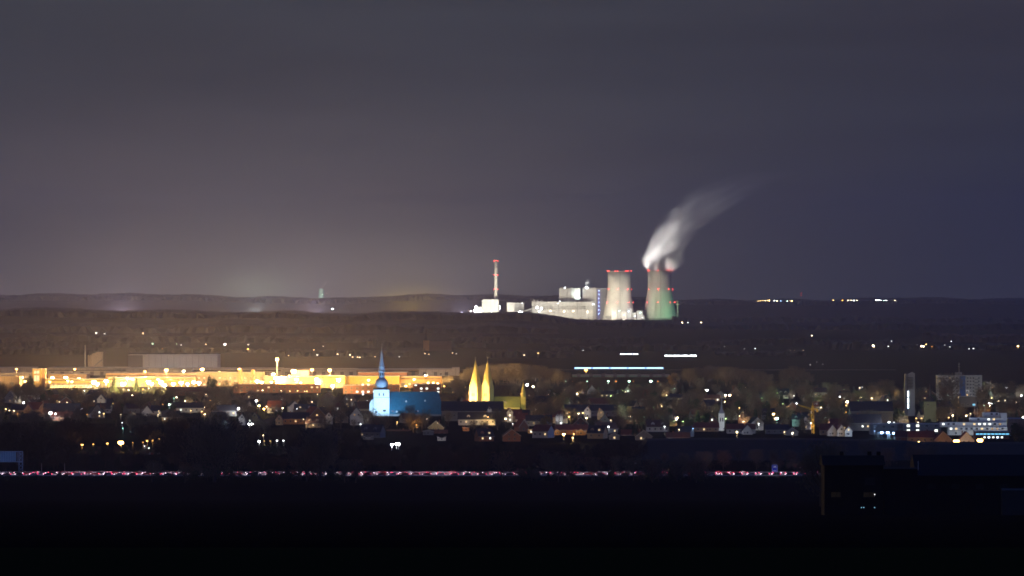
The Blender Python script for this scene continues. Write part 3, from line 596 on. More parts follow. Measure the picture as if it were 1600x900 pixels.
def house(x, y, w=11, dep=9, wall=4.5, roof=4.5, gable=True, wm='white_wall', rm='red_roof', rz=0, lit=0.15, label='', group=None, z0=0, dormer=False, chim=True, name='gabled_house', cat='house'):
    o = thing(name, label, cat, (x, y, z0), rz, group); ov = .45
    b = MB()
    if gable:   # gable end faces the camera (ridge along y)
        b.prism([(-w/2,0),(w/2,0),(w/2,wall),(0,wall+roof),(-w/2,wall)], -dep/2, dep/2).build('wall', M[wm], o)
        s = roof/(w/2); r = MB(); th = .28
        for sg in (-1,1):
            a = (sg*(w/2+ov), wall-ov*s); c = (0, wall+roof)
            pts = [(a[0],a[1]+.02),(c[0],c[1]+.02),(c[0],c[1]+th),(a[0],a[1]+th)]
            if sg > 0: pts = pts[::-1]
            r.prism(pts[::-1] if False else pts, -dep/2-ov, dep/2+ov)
        rf = r.build('roof', M[rm], o)
        q = MB(); 
        for sg in (-1,1):
            pts = [(sg*(w/2+ov), wall-ov*s-.25),(0,wall+roof-.3),(0,wall+roof+.03),(sg*(w/2+ov), wall-ov*s+.05)]
            q.prism(pts if sg>0 else pts[::-1], -dep/2-ov-.12, -dep/2-ov-.01)
        q.build('bargeboard', M['fasc'], o)
        n = 2 if w > 9 else 1
        for k in range(n):
            xx = (k-(n-1)/2)*w*.32
            for zz in ([1.7, wall+.6] if wall > 3.6 else [wall*.5]):
                if abs(xx)*s + .9 > (wall+roof-zz-.6)*1.0 and zz > wall: xx *= .5
                kk = 'dark'
                if HR.random() < lit: kk = HR.choice(['warm','warm','white','dim'])
                win(o, xx, -dep/2-.01, zz, 1.2, 1.35, kk)
    else:       # ridge along x, eaves face the camera
        b.prismx([(-dep/2,0),(-dep/2,wall),(0,wall+roof),(dep/2,wall),(dep/2,0)], -w/2, w/2).build('wall', M[wm], o)
        s = roof/(dep/2); r = MB(); th = .28
        for sg in (-1,1):
            pts = [(sg*(dep/2+ov), wall-ov*s+.02),(0,wall+roof+.02),(0,wall+roof+th),(sg*(dep/2+ov),wall-ov*s+th)]
            r.prismx(pts if sg < 0 else pts[::-1], -w/2-ov, w/2+ov)
        rf = r.build('roof', M[rm], o)
        MB().box(-w/2-ov, -dep/2-ov-.18, wall-ov*s-.12, w/2+ov, -dep/2-ov-.01, wall-ov*s+.1).build('gutter', M['steel'], o)
        n = max(2, int(w/3.6))
        for k in range(n):
            kk = HR.choice(['warm','warm','white','dim']) if HR.random() < lit else 'dark'
            win(o, -w/2+w*(k+.5)/n, -dep/2-.01, wall*.55, 1.2, 1.3, kk)
        if dormer:
            for k in range(2):
                dx = (k-.5)*w*.45; zz = wall+roof*.32; yy = -dep/2+ (zz-wall)/s
                d = MB().prism([(-1.1,0),(1.1,0),(1.1,1.3),(0,2.1),(-1.1,1.3)], -.3, 2.6).build('dormer', M[wm], o, (dx, yy, zz-.5))
                kk = 'warm' if HR.random() < .35 else 'dark'
                win(d, 0, -.31, .75, 1.1, 1.0, kk)
    if chim:
        cxx = HR.choice([-1,1])*w*.22
        zc = wall+roof
        if gable: MB().box(cxx-.35, -.4, zc-abs(cxx)*roof/(w/2)-.6, cxx+.35, .4, zc+.7).build('chimney', M['brick'], rf)
        else: MB().box(cxx-.4, -.35, zc-.5, cxx+.4, .35, zc+1.0).build('chimney', M['brick'], rf)
    HOUSES.append((x, y, max(w, dep)*.62)); return o

def hood_label(l):  # these lights are added, turned from the camera, to brighten house fronts
    w = l.replace(',', '').split()
    return 'hooded yard light before the ' + ' '.join(w[:9]) if not l.endswith('of the pair') else 'hooded yard light before the gablet, ' + l.split(', ')[-1]
# gable() places a house whose gable apex and foot are given as rows of the photo
def gable(px, apex, base, wpx, d, label, wm='white_wall', rm='dark_roof', c=None, s=200, dep=11, rz=0, lit=.2, **k):
    z1 = Z(apex, d); w = wpx*d/F; hgt = z1; rf = min((base-apex)*d/F, w*.62); wall = max(2.6, hgt - rf)
    o = house(X(px,d), d+dep/2, w, dep, wall, hgt-wall, True, wm, rm, rz, lit, label, **k)
    protect(px-wpx*.34, apex, px+wpx*.34, apex+(base-apex)*.62, d)
    if c: 
        hooded(X(px,d)-w*.30, d-w*.9, 0, max(1.5, wall*.55), c, s*.55, X(px,d)+w*.05, d, wall+(hgt-wall)*.3, hood_label(label), w=.6, hh=.4)
    return o
def eaves(px, ridge, base, wpx, d, label, wm='white_wall', rm='dark_roof', c=None, s=200, dep=10, **k):
    z1 = Z(ridge, d); w = wpx*d/F; rf = max(3, min(z1*.5, 6.5)); wall = z1-rf
    o = house(X(px,d), d+dep/2, w, dep, wall, rf, False, wm, rm, 0, k.pop('lit', .25), label, **k)
    protect(px-wpx*.30, ridge, px+wpx*.30, ridge+(base-ridge)*.5, d)
    if c: hooded(X(px,d)+w*.1, d-7, 0, 1.6, c, s*.5, X(px,d), d, wall*.7, hood_label(label), w=.6, hh=.4)
    return o

# ------------------------------------------------------------------ industrial estate (left, 4.1 - 5.3 km)
def hall(px0, px1, top, d, label, wm='panel', dep=40, z0=0, name='warehouse', doors=0, strip=None, win_rows=0, wk='warm', lit=.3, cat='warehouse', base=None, parapet=True, group=None):
    o = thing(name, label, cat, (X((px0+px1)/2,d), d, z0), 0, group); hw = (px1-px0)/2*d/F; h = Z(top,d)-z0
    MB().box(-hw,0,0,hw,dep,h).build('wall', M[wm], o)
    if parapet: MB().box(-hw-.3,-.3,h,hw+.3,dep+.3,h+.45).build('roof_edge', M['steel'], o)
    j = MB(); n = max(2, int(hw/3.5))
    for k in range(1, n): x = -hw+2*hw*k/n; j.box(x-.12,-.14,.3,x+.12,-.004,h-.3)
    j.build('pilasters', M['dark_panel'], o)
    for k in range(doors):
        x = -hw+2*hw*(k+.5)/doors; MB().box(x-2,-.2,.1,x+2,-.006,4.2).build('loading_door', M['dark_panel'], o)
    if strip: 
        z = strip*h; MB().box(-hw+1,-.3,z-.5,hw-1,-.008,z+.5).build('window_band', M['glass'], o)
    for rw in range(win_rows):
        n = max(3, int(2*hw/5))
        for k in range(n):
            kk = wk if HR.random() < lit else 'dark'
            win(o, -hw+2*hw*(k+.5)/n, -.15, 2+rw*3.2, 2.2, 1.6, kk)
    protect(px0, top-1, px1, base if base else top+9, d); return o
hall(223,339.5,555,5250,'tall pale grey warehouse standing alone behind the lit industrial halls','panel',60,doors=0,base=576)
hall(200,222.8,555,5262,'narrow dark end bay joined to the tall pale grey warehouse','dark_panel',48,base=576)
for i,(a,b,t,d,m) in enumerate([(-60,52,575,4900,'panel'),(74,198,575,4910,'panel'),(199,300,576,4880,'panel'),(301,440,576,4905,'white_wall'),(441,556,577,4890,'panel'),(557,654,577.5,4900,'tan'),(655,706,577,4880,'white_wall')]):
    hall(a,b,t,d,'long low pale warehouse of the back row, %s from the left' % nth(i),m,50,doors=max(2,int((b-a)/14)),strip=.7 if i%2 else None,base=584,group='back row of warehouses')
hall(706.5,717.5,575,4870,'small taller white block at the end of the back warehouse row','white_wall',30,base=587)
# silo works
t = thing('silo_tower', 'tall tan concrete block tower with a stepped top, left of the grey warehouse', 'industrial tower', (X(151.5,5200),5200,0)); q = 5200/F
MB().prism([(-8.5*q,0),(8.5*q,0),(8.5*q,Z(550,5200)),(0,Z(550,5200)),(-3*q,Z(551.5,5200)),(-8.5*q,Z(553,5200))],0,12).build('wall', M['tan'], t)
MB().prism([(-4*q,Z(571,5200)),(8.5*q,Z(561,5200)),(8.5*q,Z(562.5,5200)),(-4*q,Z(572.5,5200))],-2.5,-.1).build('conveyor', M['dark_panel'], t)
for px in (138,141.3): tag(MB().lathe([(1.6*q,0),(1.6*q,Z(556,5200)),(.5*q,Z(554.5,5200))],14).build('silo', M['tan'], None, (X(px,5200),5204,0), smooth=True), 'slim round silo beside the tan block tower, %s of the pair' % ('outer' if px<140 else 'inner'), 'silo', 'round silos')
tag(MB().lathe([(1.2*q,0),(.9*q,Z(539,5200)),(.6*q,Z(539,5200))],12).build('slim_chimney', M['concrete'], None, (X(133.2,5200),5200,0), smooth=True), 'slim pale chimney left of the tan silo tower', 'chimney')
hooded(X(150,5200), 5150, 0, 3, 'warm', 1100, X(151,5200), 5200, 25, 'hooded light washing the tan silo tower', w=2, hh=1.4)
hooded(X(134,5200), 5165, 0, 3, 'warm', 500, X(134,5200), 5200, 30, 'hooded light washing the slim pale chimney', w=1.5, hh=1)
hooded(X(262,5250), 5180, 0, 3, 'white', 480, X(265,5250), 5250, 10, 'hooded light in front of the tall grey warehouse, first of two', w=3, hh=1.4)
hooded(X(315,5250), 5180, 0, 3, 'white', 480, X(312,5250), 5250, 10, 'hooded light in front of the tall grey warehouse, second of two', w=3, hh=1.4)
hooded(X(690,4880), 4830, 0, 3, 'warm', 300, X(695,4880), 4880, 7, 'hooded light in front of the white end block of the back row', w=2, hh=1)
# middle row
hall(-40,49,583,4560,'pale middle-row hall at the left edge with a bright loading strip','panel',40,doors=6,base=588)
hall(75,135,585,4520,'low hall with pink lit front behind the row of arches','tan',40,strip=.5,base=590)
hall(165,318,583.5,4500,'very long hall below the tall grey warehouse','cream_wall',45,doors=10,win_rows=0,strip=.75,base=590)
hall(455,482,579,4480,'glaring white canopy hall beside the mast floodlight','white_wall',30,doors=3,base=587)
hall(560,636,582,4520,'dark fronted hall between the two church spires and the white block','brick',40,strip=.6,base=588)
# front row
hall(-40,30,588,4330,'plain front-row hall at the left edge','cream_wall',30,doors=3,base=596)
t = hall(50.5,64,576.5,4300,'square yellow gatehouse tower in the front row','yellow_wall',12,win_rows=0,base=600,name='gatehouse_tower',cat='tower')
win(t,0,-.02,Z(581.5,4300),5.5,3.2,'warm'); win(t,0,-.02,Z(591,4300),5.5,6,'warm')
hall(64.3,71,577,4306,'narrow yellow annex of the gatehouse tower','ochre',10,base=590)
hall(72,168,592.5,4290,'long low yellow hall with a row of dark arches','yellow_wall',30,base=604,doors=12,strip=.86)
hall(169,306,590,4310,'long bright yellow hall in the middle of the estate','yellow_wall',30,doors=14,strip=.82,base=606)
hall(307,412,582,4340,'three storey yellow office block with rows of windows','cream_wall',18,win_rows=3,wk='warm',lit=.6,base=597,name='office_block',cat='office building')
hall(413,429,588,4330,'short hall beside the second brick tower','tan',16,base=600)
for px in (375.5,395): 
    t = thing('brick_tower', 'slender orange brick tower before the office block, %s' % ('the one nearer the tall grey warehouse' if px<380 else 'the one nearer the mast floodlight'), 'tower', (X(px,4250),4250,0), 0, 'brick towers')
    MB().box(-1.6,0,0,1.6,4,Z(578,4250)).build('wall', M['ochre'], t); MB().box(-1.9,-.3,Z(578,4250),1.9,4.3,Z(578,4250)+.5).build('coping', M['brick'], t); protect(px-3,578,px+3,600,4250)
    for k in range(3): win(t,0,-.02,6+k*3,1,1.6,'dark')
hall(430,492,589,4300,'yellow factory hall right of the mast floodlight','yellow_wall',30,win_rows=1,wk='warm',lit=.5,base=602)
hall(492.5,539,587.5,4280,'brightest yellow factory hall with glaring wall lamps','yellow_wall',30,doors=5,strip=.85,base=612)
hall(540,624,588,4300,'yellow factory hall behind the onion dome','yellow_wall',30,win_rows=1,wk='warm',lit=.3,base=602)
hall(625,690,588.5,4305,'yellow factory hall at the end of the front row','ochre',30,doors=6,strip=.8,base=612)
# lorries parked under the arch lamps
def lorry(x, y, label, rz=0):
    o = thing('parked_lorry', label, 'lorry', (x,y,0), rz, 'lorries parked at the long yellow hall')
    MB().box(-1.25,-3.5,1.1,1.25,4,3.7).build('cargo_box', M['dark_panel'], o); c = MB().prismx([(-6,.5),(-6,2),(-5.5,3),(-3.8,3),(-3.8,.5)],-1.2,1.2).build('cab', M['white_wall'], o)
    MB().box(-1.0,-6.03,1.7,1.0,-5.9,2.5).build('windscreen', M['glass'], c)
    for sx_ in (-1,1):
        for yy in (-5,1.5,3): MB().tube((sx_*1.2,yy,.5),(sx_*.85,yy,.5),.5,.5,10).build('wheel', M['tyre'], o)
    return o
for k in range(14): lorry(X(82+k*4.6,4262),4262,'dark lorry parked in front of the long low yellow hall, %s in the row' % nth(k))
# yard lamps: (px, py, strength, size, height)
YARD = 340.0; TOWN = 26.0
IL = [(26,577,330,1.1,15,'sodium'),(117,577,330,1.1,15,'sodium'),(34,590,900,1.5,8,'sodium'),(39,596,420,1.2,8,'sodium'),(82,591,900,1.5,8,'yellow'),(78,597,350,1.1,7,'sodium'),(103,590.5,1000,1.6,8,'yellow'),(106,595,300,1.0,8,'yellow'),(112.5,596.5,320,1.0,8,'yellow'),(123.5,592,600,1.3,8,'yellow'),(147,597.5,1300,1.9,8,'yellow'),(152,600,700,1.5,8,'yellow'),(166,596,1200,1.7,8,'yellow'),(185,590,260,1.0,9,'yellow'),(192.5,600,1500,2.1,8,'yellow'),(199,591,300,1.0,9,'warm'),(208,593,350,1.1,9,'yellow'),(226.5,580.5,300,1.2,15,'sodium'),(232,597,1200,1.8,8,'yellow'),(237,600,700,1.5,8,'yellow'),(247,593,380,1.1,9,'yellow'),(252,598,1200,1.9,8,'yellow'),(257,602,900,1.5,8,'yellow'),(260,578.5,700,1.6,15,'sodium'),(271,600,900,1.6,8,'yellow'),(283,598,1000,1.6,8,'yellow'),(287,580,300,1.2,14,'warm'),(293,600,500,1.2,8,'white'),(303,597.5,1000,1.6,8,'yellow'),(311,598,600,1.4,8,'warm'),(316,577.5,800,1.7,15,'sodium'),(343,581,200,.9,13,'yellow'),(374,577,420,1.4,15,'sodium'),(402,596,1000,1.6,8,'yellow'),(409,597.5,600,1.4,8,'yellow'),(424,597,380,1.1,8,'yellow'),(427,585,900,1.6,9,'yellow'),(431,591,1000,1.8,9,'yellow'),(459,580.5,1600,2.3,13,'sodium'),(452,587,260,1.0,9,'yellow'),(463,593,900,1.5,8,'yellow'),(470,598,300,1.1,8,'yellow'),(487.5,578,560,1.4,15,'sodium'),(495,593,1200,1.8,8,'yellow'),(497,600,1300,1.7,8,'white'),(511,588.5,260,1.0,9,'yellow'),(515,578.5,760,1.6,15,'sodium'),(520,603,700,1.4,8,'yellow'),(529,594,1200,1.8,8,'yellow'),(534,591,700,1.4,8,'yellow'),(567,590,520,1.4,9,'yellow'),(576,594,300,1.2,8,'yellow'),(614,591,420,1.2,8,'yellow'),(630,592,1200,1.9,8,'yellow'),(636,591,500,1.2,8,'yellow'),(647,593,300,1.0,8,'yellow'),(661,590,900,1.6,8,'yellow'),(665,588,800,1.5,8,'warm'),(669,598,260,.9,8,'yellow'),(677,598,240,.9,8,'yellow'),(684,599,240,.9,8,'yellow'),(634,603,250,.9,6,'yellow'),(640,600,220,.9,6,'sodium')]
for i,(px,py,s,sz,hh,c) in enumerate(sorted(IL)):
    lamp(px,py,c,s*1.0,sz*1.2,h=hh,label='%s %s yard lamp of the industrial estate, %s from the left' % ('tall' if hh>11 else 'low', {'sodium':'orange','yellow':'yellow','warm':'warm white','white':'white'}[c], nth(i)),group='yard lamps of the industrial estate',kind='yard_lamp',cat='yard lamp',watts=s*YARD,glow=14.0)
t = thing('floodlight_mast', 'tall pale mast with a lit head beside the glaring canopy hall', 'mast', (X(433,4320),4320,0)); zt = Z(560,4320)
MB().lathe([(1.1,0),(.7,zt-3)],8).build('mast', M['white_wall'], t); MB().lathe([(1.2,0),(2.0,.6),(2.0,1.6),(1.2,2.2)],10,(0,0,zt-3)).build('platform', M['steel'], t)
MB().lathe([(.4,0),(1.1,.8),(1.1,1.6),(.3,2.2)],8,(0,-1.6,zt-2)).build('lamp_glass', lampmat('sodium',160), t); protect(430,556,436,590,4320)
hooded(X(433,4320)-6, 4300, 0, 1.5, 'sodium', 500, X(433,4320), 4320, 16, 'hooded light at the foot of the tall pale mast', w=1, hh=.8)

# ------------------------------------------------------------------ onion domed church, blue lit nave
DC = 3308.0; q = DC/F; xt = X(596,DC)
t = thing('domed_church', 'church with a pale tower, onion dome, needle spire and long blue lit roof', 'church', (xt,DC,0))
hw = 12.3*q; zt = Z(609,DC)
tw = MB().box(-hw,0,0,hw,2*hw,zt).build('tower', M['plaster'], t)
MB().box(-hw-.35,-.35,zt,hw+.35,2*hw+.35,zt+.55).build('cornice', M['dark_roof'], tw)
MB().box(-hw-.12,-.12,Z(621,DC)-.15,hw+.12,-.003,Z(621,DC)+.15).build('string_course', M['grey_wall'], tw)
for sx_ in (-1.9,1.4):
    MB().prism([(-.45,0),(.45,0),(.45,1.7),(0,2.4),(-.45,1.7)],-.14,-.002).build('belfry_opening', M['glass'], tw, (sx_+.2,0,Z(618.5,DC)))
yc = hw
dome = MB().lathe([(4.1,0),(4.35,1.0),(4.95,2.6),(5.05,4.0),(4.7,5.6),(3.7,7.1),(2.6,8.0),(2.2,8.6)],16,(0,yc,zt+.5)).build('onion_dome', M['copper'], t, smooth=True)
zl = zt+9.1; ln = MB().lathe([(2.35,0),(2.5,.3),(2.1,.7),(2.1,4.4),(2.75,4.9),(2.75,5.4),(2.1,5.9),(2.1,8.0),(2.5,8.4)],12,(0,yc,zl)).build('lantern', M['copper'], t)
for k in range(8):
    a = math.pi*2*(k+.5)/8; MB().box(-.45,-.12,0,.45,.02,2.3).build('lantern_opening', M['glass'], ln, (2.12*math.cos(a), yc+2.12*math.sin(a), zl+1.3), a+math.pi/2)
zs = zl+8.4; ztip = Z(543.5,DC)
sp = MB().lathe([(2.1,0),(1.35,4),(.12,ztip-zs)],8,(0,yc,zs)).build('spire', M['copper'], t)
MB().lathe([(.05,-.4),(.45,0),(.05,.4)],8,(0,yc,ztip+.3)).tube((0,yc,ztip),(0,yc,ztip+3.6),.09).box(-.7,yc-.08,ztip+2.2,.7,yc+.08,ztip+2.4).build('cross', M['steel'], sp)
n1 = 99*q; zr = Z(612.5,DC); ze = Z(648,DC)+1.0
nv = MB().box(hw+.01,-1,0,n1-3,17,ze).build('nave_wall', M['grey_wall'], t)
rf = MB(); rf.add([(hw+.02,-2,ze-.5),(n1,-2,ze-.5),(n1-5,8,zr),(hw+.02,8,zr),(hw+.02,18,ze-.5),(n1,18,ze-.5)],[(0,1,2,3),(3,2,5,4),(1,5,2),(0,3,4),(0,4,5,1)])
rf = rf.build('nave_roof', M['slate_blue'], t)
for (px,py) in ((634.5,627),(664,626),(620,643),(653,642)):
    fz = (Z(py,DC)-ze+.5)/(zr-ze+.5); y = -2+10*fz
    d_ = MB().prism([(-.6,0),(.6,0),(.6,.9),(0,1.5),(-.6,.9)],-.5,1.6).build('roof_dormer', M['white_wall'], rf, (X(px,DC)-xt, y, Z(py,DC)-.7))
MB().prism([(-hw-3.2,0),(-hw-.02,0),(-hw-.02,Z(624,DC)),(-hw-1.6,Z(625,DC)),(-hw-3.2,Z(631,DC))],2,9).build('stair_annex', M['plaster'], t)
protect(577,532,610,640,DC); protect(608,610,698,641,DC)
hooded(xt-7, DC-24, 0, 3, 'teal', 330, xt, DC, 15, 'cool floodlight on the pale church tower, lower one', w=1.6, hh=1)
hooded(xt-3, DC-30, 0, 4, 'white', 180, xt-1, DC, 24, 'white floodlight on the pale church tower, upper one', w=1.6, hh=1)
hooded(xt+3, DC-26, 0, 5, 'blue', 3000, xt, DC+6, 38, 'blue floodlight on the onion dome and needle spire', w=2, hh=1.4)
hooded(xt+9, DC-13, 0, 4, 'blue', 48, xt+10, DC+4, 14, 'blue floodlight on the long nave roof', w=2, hh=1.2)
hooded(xt+27, DC-22, 0, 4, 'blue', 2, xt+27, DC+4, 12, 'weaker blue floodlight on the far part of the nave roof', w=1.6, hh=1)

# ------------------------------------------------------------------ twin towered church, lit yellow
DT = 3400.0; q = DT/F
def twin(px, label_part, name='bell_tower', parent=None):
    hw = 7.2*q; ox = X(px,DT)-parent.location.x; cx = 0; zw = Z(605,DT); ridge = Z(592,DT)
    w = MB().box(cx-hw,-hw,0,cx+hw,hw,zw).build(name or 'bell_tower', M['green_stone'], parent, (ox,8.6*q,0), -math.radians(31))
    g = MB()       # four gablets
    for (pts, yy) in (([(cx-hw,zw),(cx+hw,zw),(cx,ridge)],0),):
        g.prism(pts,-hw-.02,hw+.02)
    g.prismx([(-hw,zw),(hw,zw),(0,ridge)][::-1],cx-hw-.02,cx+hw+.02)
    g.build('gablets', M['green_stone'], w)
    s = MB(); tip = Z(562,DT); yc = 0
    # rhombic spire: eight sided, edges at gable tips and corners
    ring = []
    for k in range(8):
        a = math.pi/4*k; r = hw*1.0 if k % 2 == 0 else hw*1.36; z = ridge-.1 if k % 2 == 0 else zw+.25
        ring.append((cx+r*math.cos(a), yc+r*math.sin(a), z))
    s.add(ring+[(cx,yc,tip)], [(k,(k+1)%8,8) for k in range(8)]).build('spire', M['spire_green'], w)
    MB().tube((cx,yc,tip-.3),(cx,yc,tip+2.2),.10).box(cx-.55,yc-.07,tip+1.2,cx+.55,yc+.07,tip+1.4).lathe([(.05,-.35),(.4,0),(.05,.35)],8,(cx,yc,tip)).build('cross', M['steel'], w)
    for zz, hh in ((Z(619,DT),2.6),(Z(629,DT),2.4)):
        for dx in (-.75,.75): MB().prism([(-.42,0),(.42,0),(.42,hh-.7),(0,hh),(-.42,hh-.7)],-.15,-.002).build('belfry_opening', M['glass'], w, (cx+dx*1.1,-hw,zz)); MB().prism([(-.42,0),(.42,0),(.42,hh-.7),(0,hh),(-.42,hh-.7)],-.15,-.002).build('belfry_opening', M['glass'], w, (-hw,dx*1.1,zz), -math.pi/2)
    for zz in (Z(610,DT),Z(622,DT)): MB().box(cx-hw-.15,-hw-.15,zz,cx+hw+.15,-hw-.004,zz+.3).build('string_course', M['green_stone'], w)
    return w
t = thing('twin_tower_church', 'church with two pointed towers glowing yellow and a long green lit roof', 'church', (X(752,DT),DT,0))
twin(743,'',parent=t); twin(761.8,'',parent=t)
x0 = X(771,DT)-t.location.x; x1 = X(812,DT)-t.location.x
MB().box(x0,2,0,x1,12,Z(637,DT)).build('nave_wall', M['green_stone'], t)
MB().prismx([(1,Z(636.5,DT)),(7,Z(620,DT)),(13,Z(636.5,DT))],x0+.02,x1+.5).build('nave_roof', mat('green_tinged_lead', (.26,.27,.08), rough=.6), t)
fx = X(817.5,DT)-t.location.x
MB().box(fx-1.9,3,0,fx+1.9,7,Z(620,DT)).lathe([(2.0,Z(620,DT)),(1.5,Z(612,DT)),(.06,Z(596,DT))],8,(fx,5,0)).build('choir_turret', M['spire_green'], t)
protect(731,556,773,628,DT); protect(773,620,812,636,DT); protect(813,594,822,624,DT)
xa = X(743,DT); xb = X(762,DT)
hooded(xa-16, DT-16, 0, 3, 'yellow', 3200, xa, DT+3, 16, 'yellow floodlight on the left pointed tower', w=1.8, hh=1.2)
hooded(xa-20, DT-12, 0, 4, 'yellow', 12000, xa+3, DT+4, 32, 'yellow floodlight on the two pointed spires, outer one', w=2, hh=1.2)
hooded(xb-7, DT-7, 0, 3, 'yellow', 420, xb-4, DT+2, 14, 'yellow floodlight between the two pointed towers', w=1.2, hh=.8)
hooded(xa+2, DT-20, 0, 3, 'yellow', 900, xa, DT, 20, 'yellow floodlight on the front of the first pointed tower', w=1.6, hh=1)
hooded(X(786,DT), DT-22, 0, 4, 'lime', 160, X(790,DT), DT+4, 12, 'greenish floodlight on the church nave roof', w=1.8, hh=1)
hooded(X(814,DT), DT-16, 0, 4, 'lime', 150, X(817.5,DT), DT+4, 22, 'greenish floodlight on the small choir turret', w=1.2, hh=.8)

# ------------------------------------------------------------------ other landmarks
d = 6936.0; q = d/F
t = thing('distant_church', 'distant brown church tower with a faint thin spire on the plain', 'church', (X(666,d),d,0)); zw = Z(532,d)
MB().box(-4.6*q,0,0,4.6*q,9*q,zw).build('tower', M['ochre'], t); MB().lathe([(4.2*q,0),(2.4*q,2),(1.1*q,5),(1.0*q,9),(.1,Z(515,d)-zw)],8,(0,4.5*q,zw)).build('spire', M['dark_roof'], t)
MB().box(4.6*q+.01,2,0,40,12,9).prismx([(1,9),(7,15),(13,9)],4.6*q+.02,40.5).build('nave', M['brown_roof'], t)
hooded(X(664,d), d-40, 0, 3, 'orange', 200, X(665,d), d, 16, 'dim orange floodlight on the distant church tower', w=2, hh=1)
gable(777.5,547,557,10,6324,'orange lit farmhouse gable on the plain above the twin spires','cream_wall','brown_roof','orange',700,12)
eaves(791,547.5,555.5,17,6350,'pale farm building right of the orange lit farmhouse gable','white_wall','dark_roof','white',300)
eaves(829,549,556,16,6360,'small pale farm shed right of the orange lit farm','cream_wall','dark_roof','yellow',200)

t = thing('white_steeple_church', 'small church with a white square tower and thin dark spire', 'church', (X(1127.5,2960),2960,0)); d = 2960.0; q = d/F; zw = Z(646,d)
w = MB().box(-4.4*q,0,0,4.4*q,9*q,zw).build('tower', M['plaster'], t)
MB().lathe([(6.6*q,0),(2.2*q,3.0),(1.3*q,6),(.06,Z(614,d)-zw)],4,(0,4.5*q,zw),rot=math.pi/4).build('spire', mat('grey_zinc',(.22,.24,.30)), t)
for dx in (-.75,.75): MB().prism([(-.36,0),(.36,0),(.36,2.2),(0,2.7),(-.36,2.2)],-.12,-.002).build('belfry_opening', M['glass'], w, (dx,0,Z(658.5,d)))
MB().prism([(-13*q,0),(-4.4*q-.01,0),(-4.4*q-.01,Z(661,d)),(-13*q,3.2)],1,8).build('aisle', M['cream_wall'], t); protect(1119,612,1134,672,d)
hooded(X(1130,d), d-14, 0, 2, 'white', 560, X(1128,d), d, 11, 'hooded light on the white square church tower', w=.8, hh=.5)
eaves(1158,663,674,44,2900,'dark red roofed hall right of the white church tower','white_wall','red_roof',None,0,10,lit=.1)
gable(1168,664,680,16,2880,'white framed gable end just right of the dark red church hall','white_wall','dark_roof','white',60)
eaves(1100,661,680,46,2940,'dark red roofed house left of the white church tower','cream_wall','red_roof','orange',70,10,lit=.3)

t = thing('concrete_bell_tower', 'tall modern grey concrete bell tower with bright vertical slits', 'tower', (X(1422,3308),3308,0)); d = 3308.0; q = d/F
w = MB().prism([(-7.8*q,0),(-3.0*q,0),(-3.0*q,Z(584.5,d)),(-7.8*q,Z(584.5,d))],0,8).build('tower', M['grey_wall'], t)
MB().prism([(-3.0*q+.01,0),(7.6*q,0),(7.6*q,Z(583.5,d)),(4*q,Z(581.5,d)),(-3.0*q+.01,Z(585,d))],.4,8).build('shaft_face', M['concrete'], t)
for k in range(8): MB().box(-4.6*q,-.3,Z(590+k*2.3,d)-.3,4.6*q+(.1 if k%2 else 0),.39,Z(590+k*2.3,d)+.2).build('louvre', M['dark_panel'], w)
for (a,b) in ((611,620),(622,630),(631.5,638)): MB().box(-3.9*q,-.12,Z(b,d),-2.2*q,-.004,Z(a,d)).build('lit_slit', emis('lit_slit',(.75,.9,1),5,False), w)
protect(1413,580,1431,640,d); hooded(X(1431,d)+3, d-26, 0, 3, 'white', 130, X(1423,d), d, 18, 'hooded light on the modern concrete bell tower', w=1.2, hh=.8)
# high rise
d = 3800.0; q = d/F; t = thing('high_rise_block', 'pale seven storey slab block with a dark central strip and rooftop aerial', 'apartment building', (X(1499.5,d),d,0)); hw = 35*q; h = Z(587.5,d)
w = MB().box(-hw,0,0,-.1*q,12,h).box(9*q,0,0,hw,12,h).build('wall', M['panel'], t); MB().box(-.1*q+.01,.6,0,9*q-.01,12,h).build('stairwell', M['rail_blue'], t)
MB().box(-hw-.2,-.2,h,hw+.2,12.2,h+.6).build('roof_edge', M['steel'], t)
for rw in range(8):
    for cx in (-31,-26.5,-21,-15.5,-10.5,-4.5,12.5,17,21.5,30): win(w, cx*q, -.02, h-1.8-rw*2.85, 1.5, 1.4, 'white' if (rw==1 and cx==-10.5) else ('warm' if HR.random()<.04 else 'dark'))
    for cx in (-26,26): MB().box(cx*q-1.7,-1.2,h-3.4-rw*2.85,cx*q+1.7,-.05,h-2.4-rw*2.85).build('balcony', M['grey_wall'], w)
MB().box(-6*q,3,h+.61,4*q,9,h+3).build('roof_plant', M['grey_wall'], t); MB().tube((0,5,h+3),(0,5,Z(566,d)),.22,.12).tube((-.9,5,Z(573,d)),(.9,5,Z(573,d)),.15).tube((-.6,5,Z(569,d)),(.6,5,Z(569,d)),.3).build('aerial', M['steel'], t)
protect(1464,580,1536,612,d); hooded(X(1480,d), d-60, 0, 6, 'yellow', 160, X(1482,d), d, 16, 'hooded light on the left half of the slab block', w=2, hh=1.2); hooded(X(1520,d), d-50, 0, 6, 'white', 260, X(1516,d), d, 16, 'hooded light on the right half of the slab block', w=2, hh=1.2)
hall(1500,1526,620,3560,'low building with a blue lit window below the slab block','dark_panel',10,name='shop_building',cat='shop',win_rows=1,wk='blue',lit=.7,base=632)
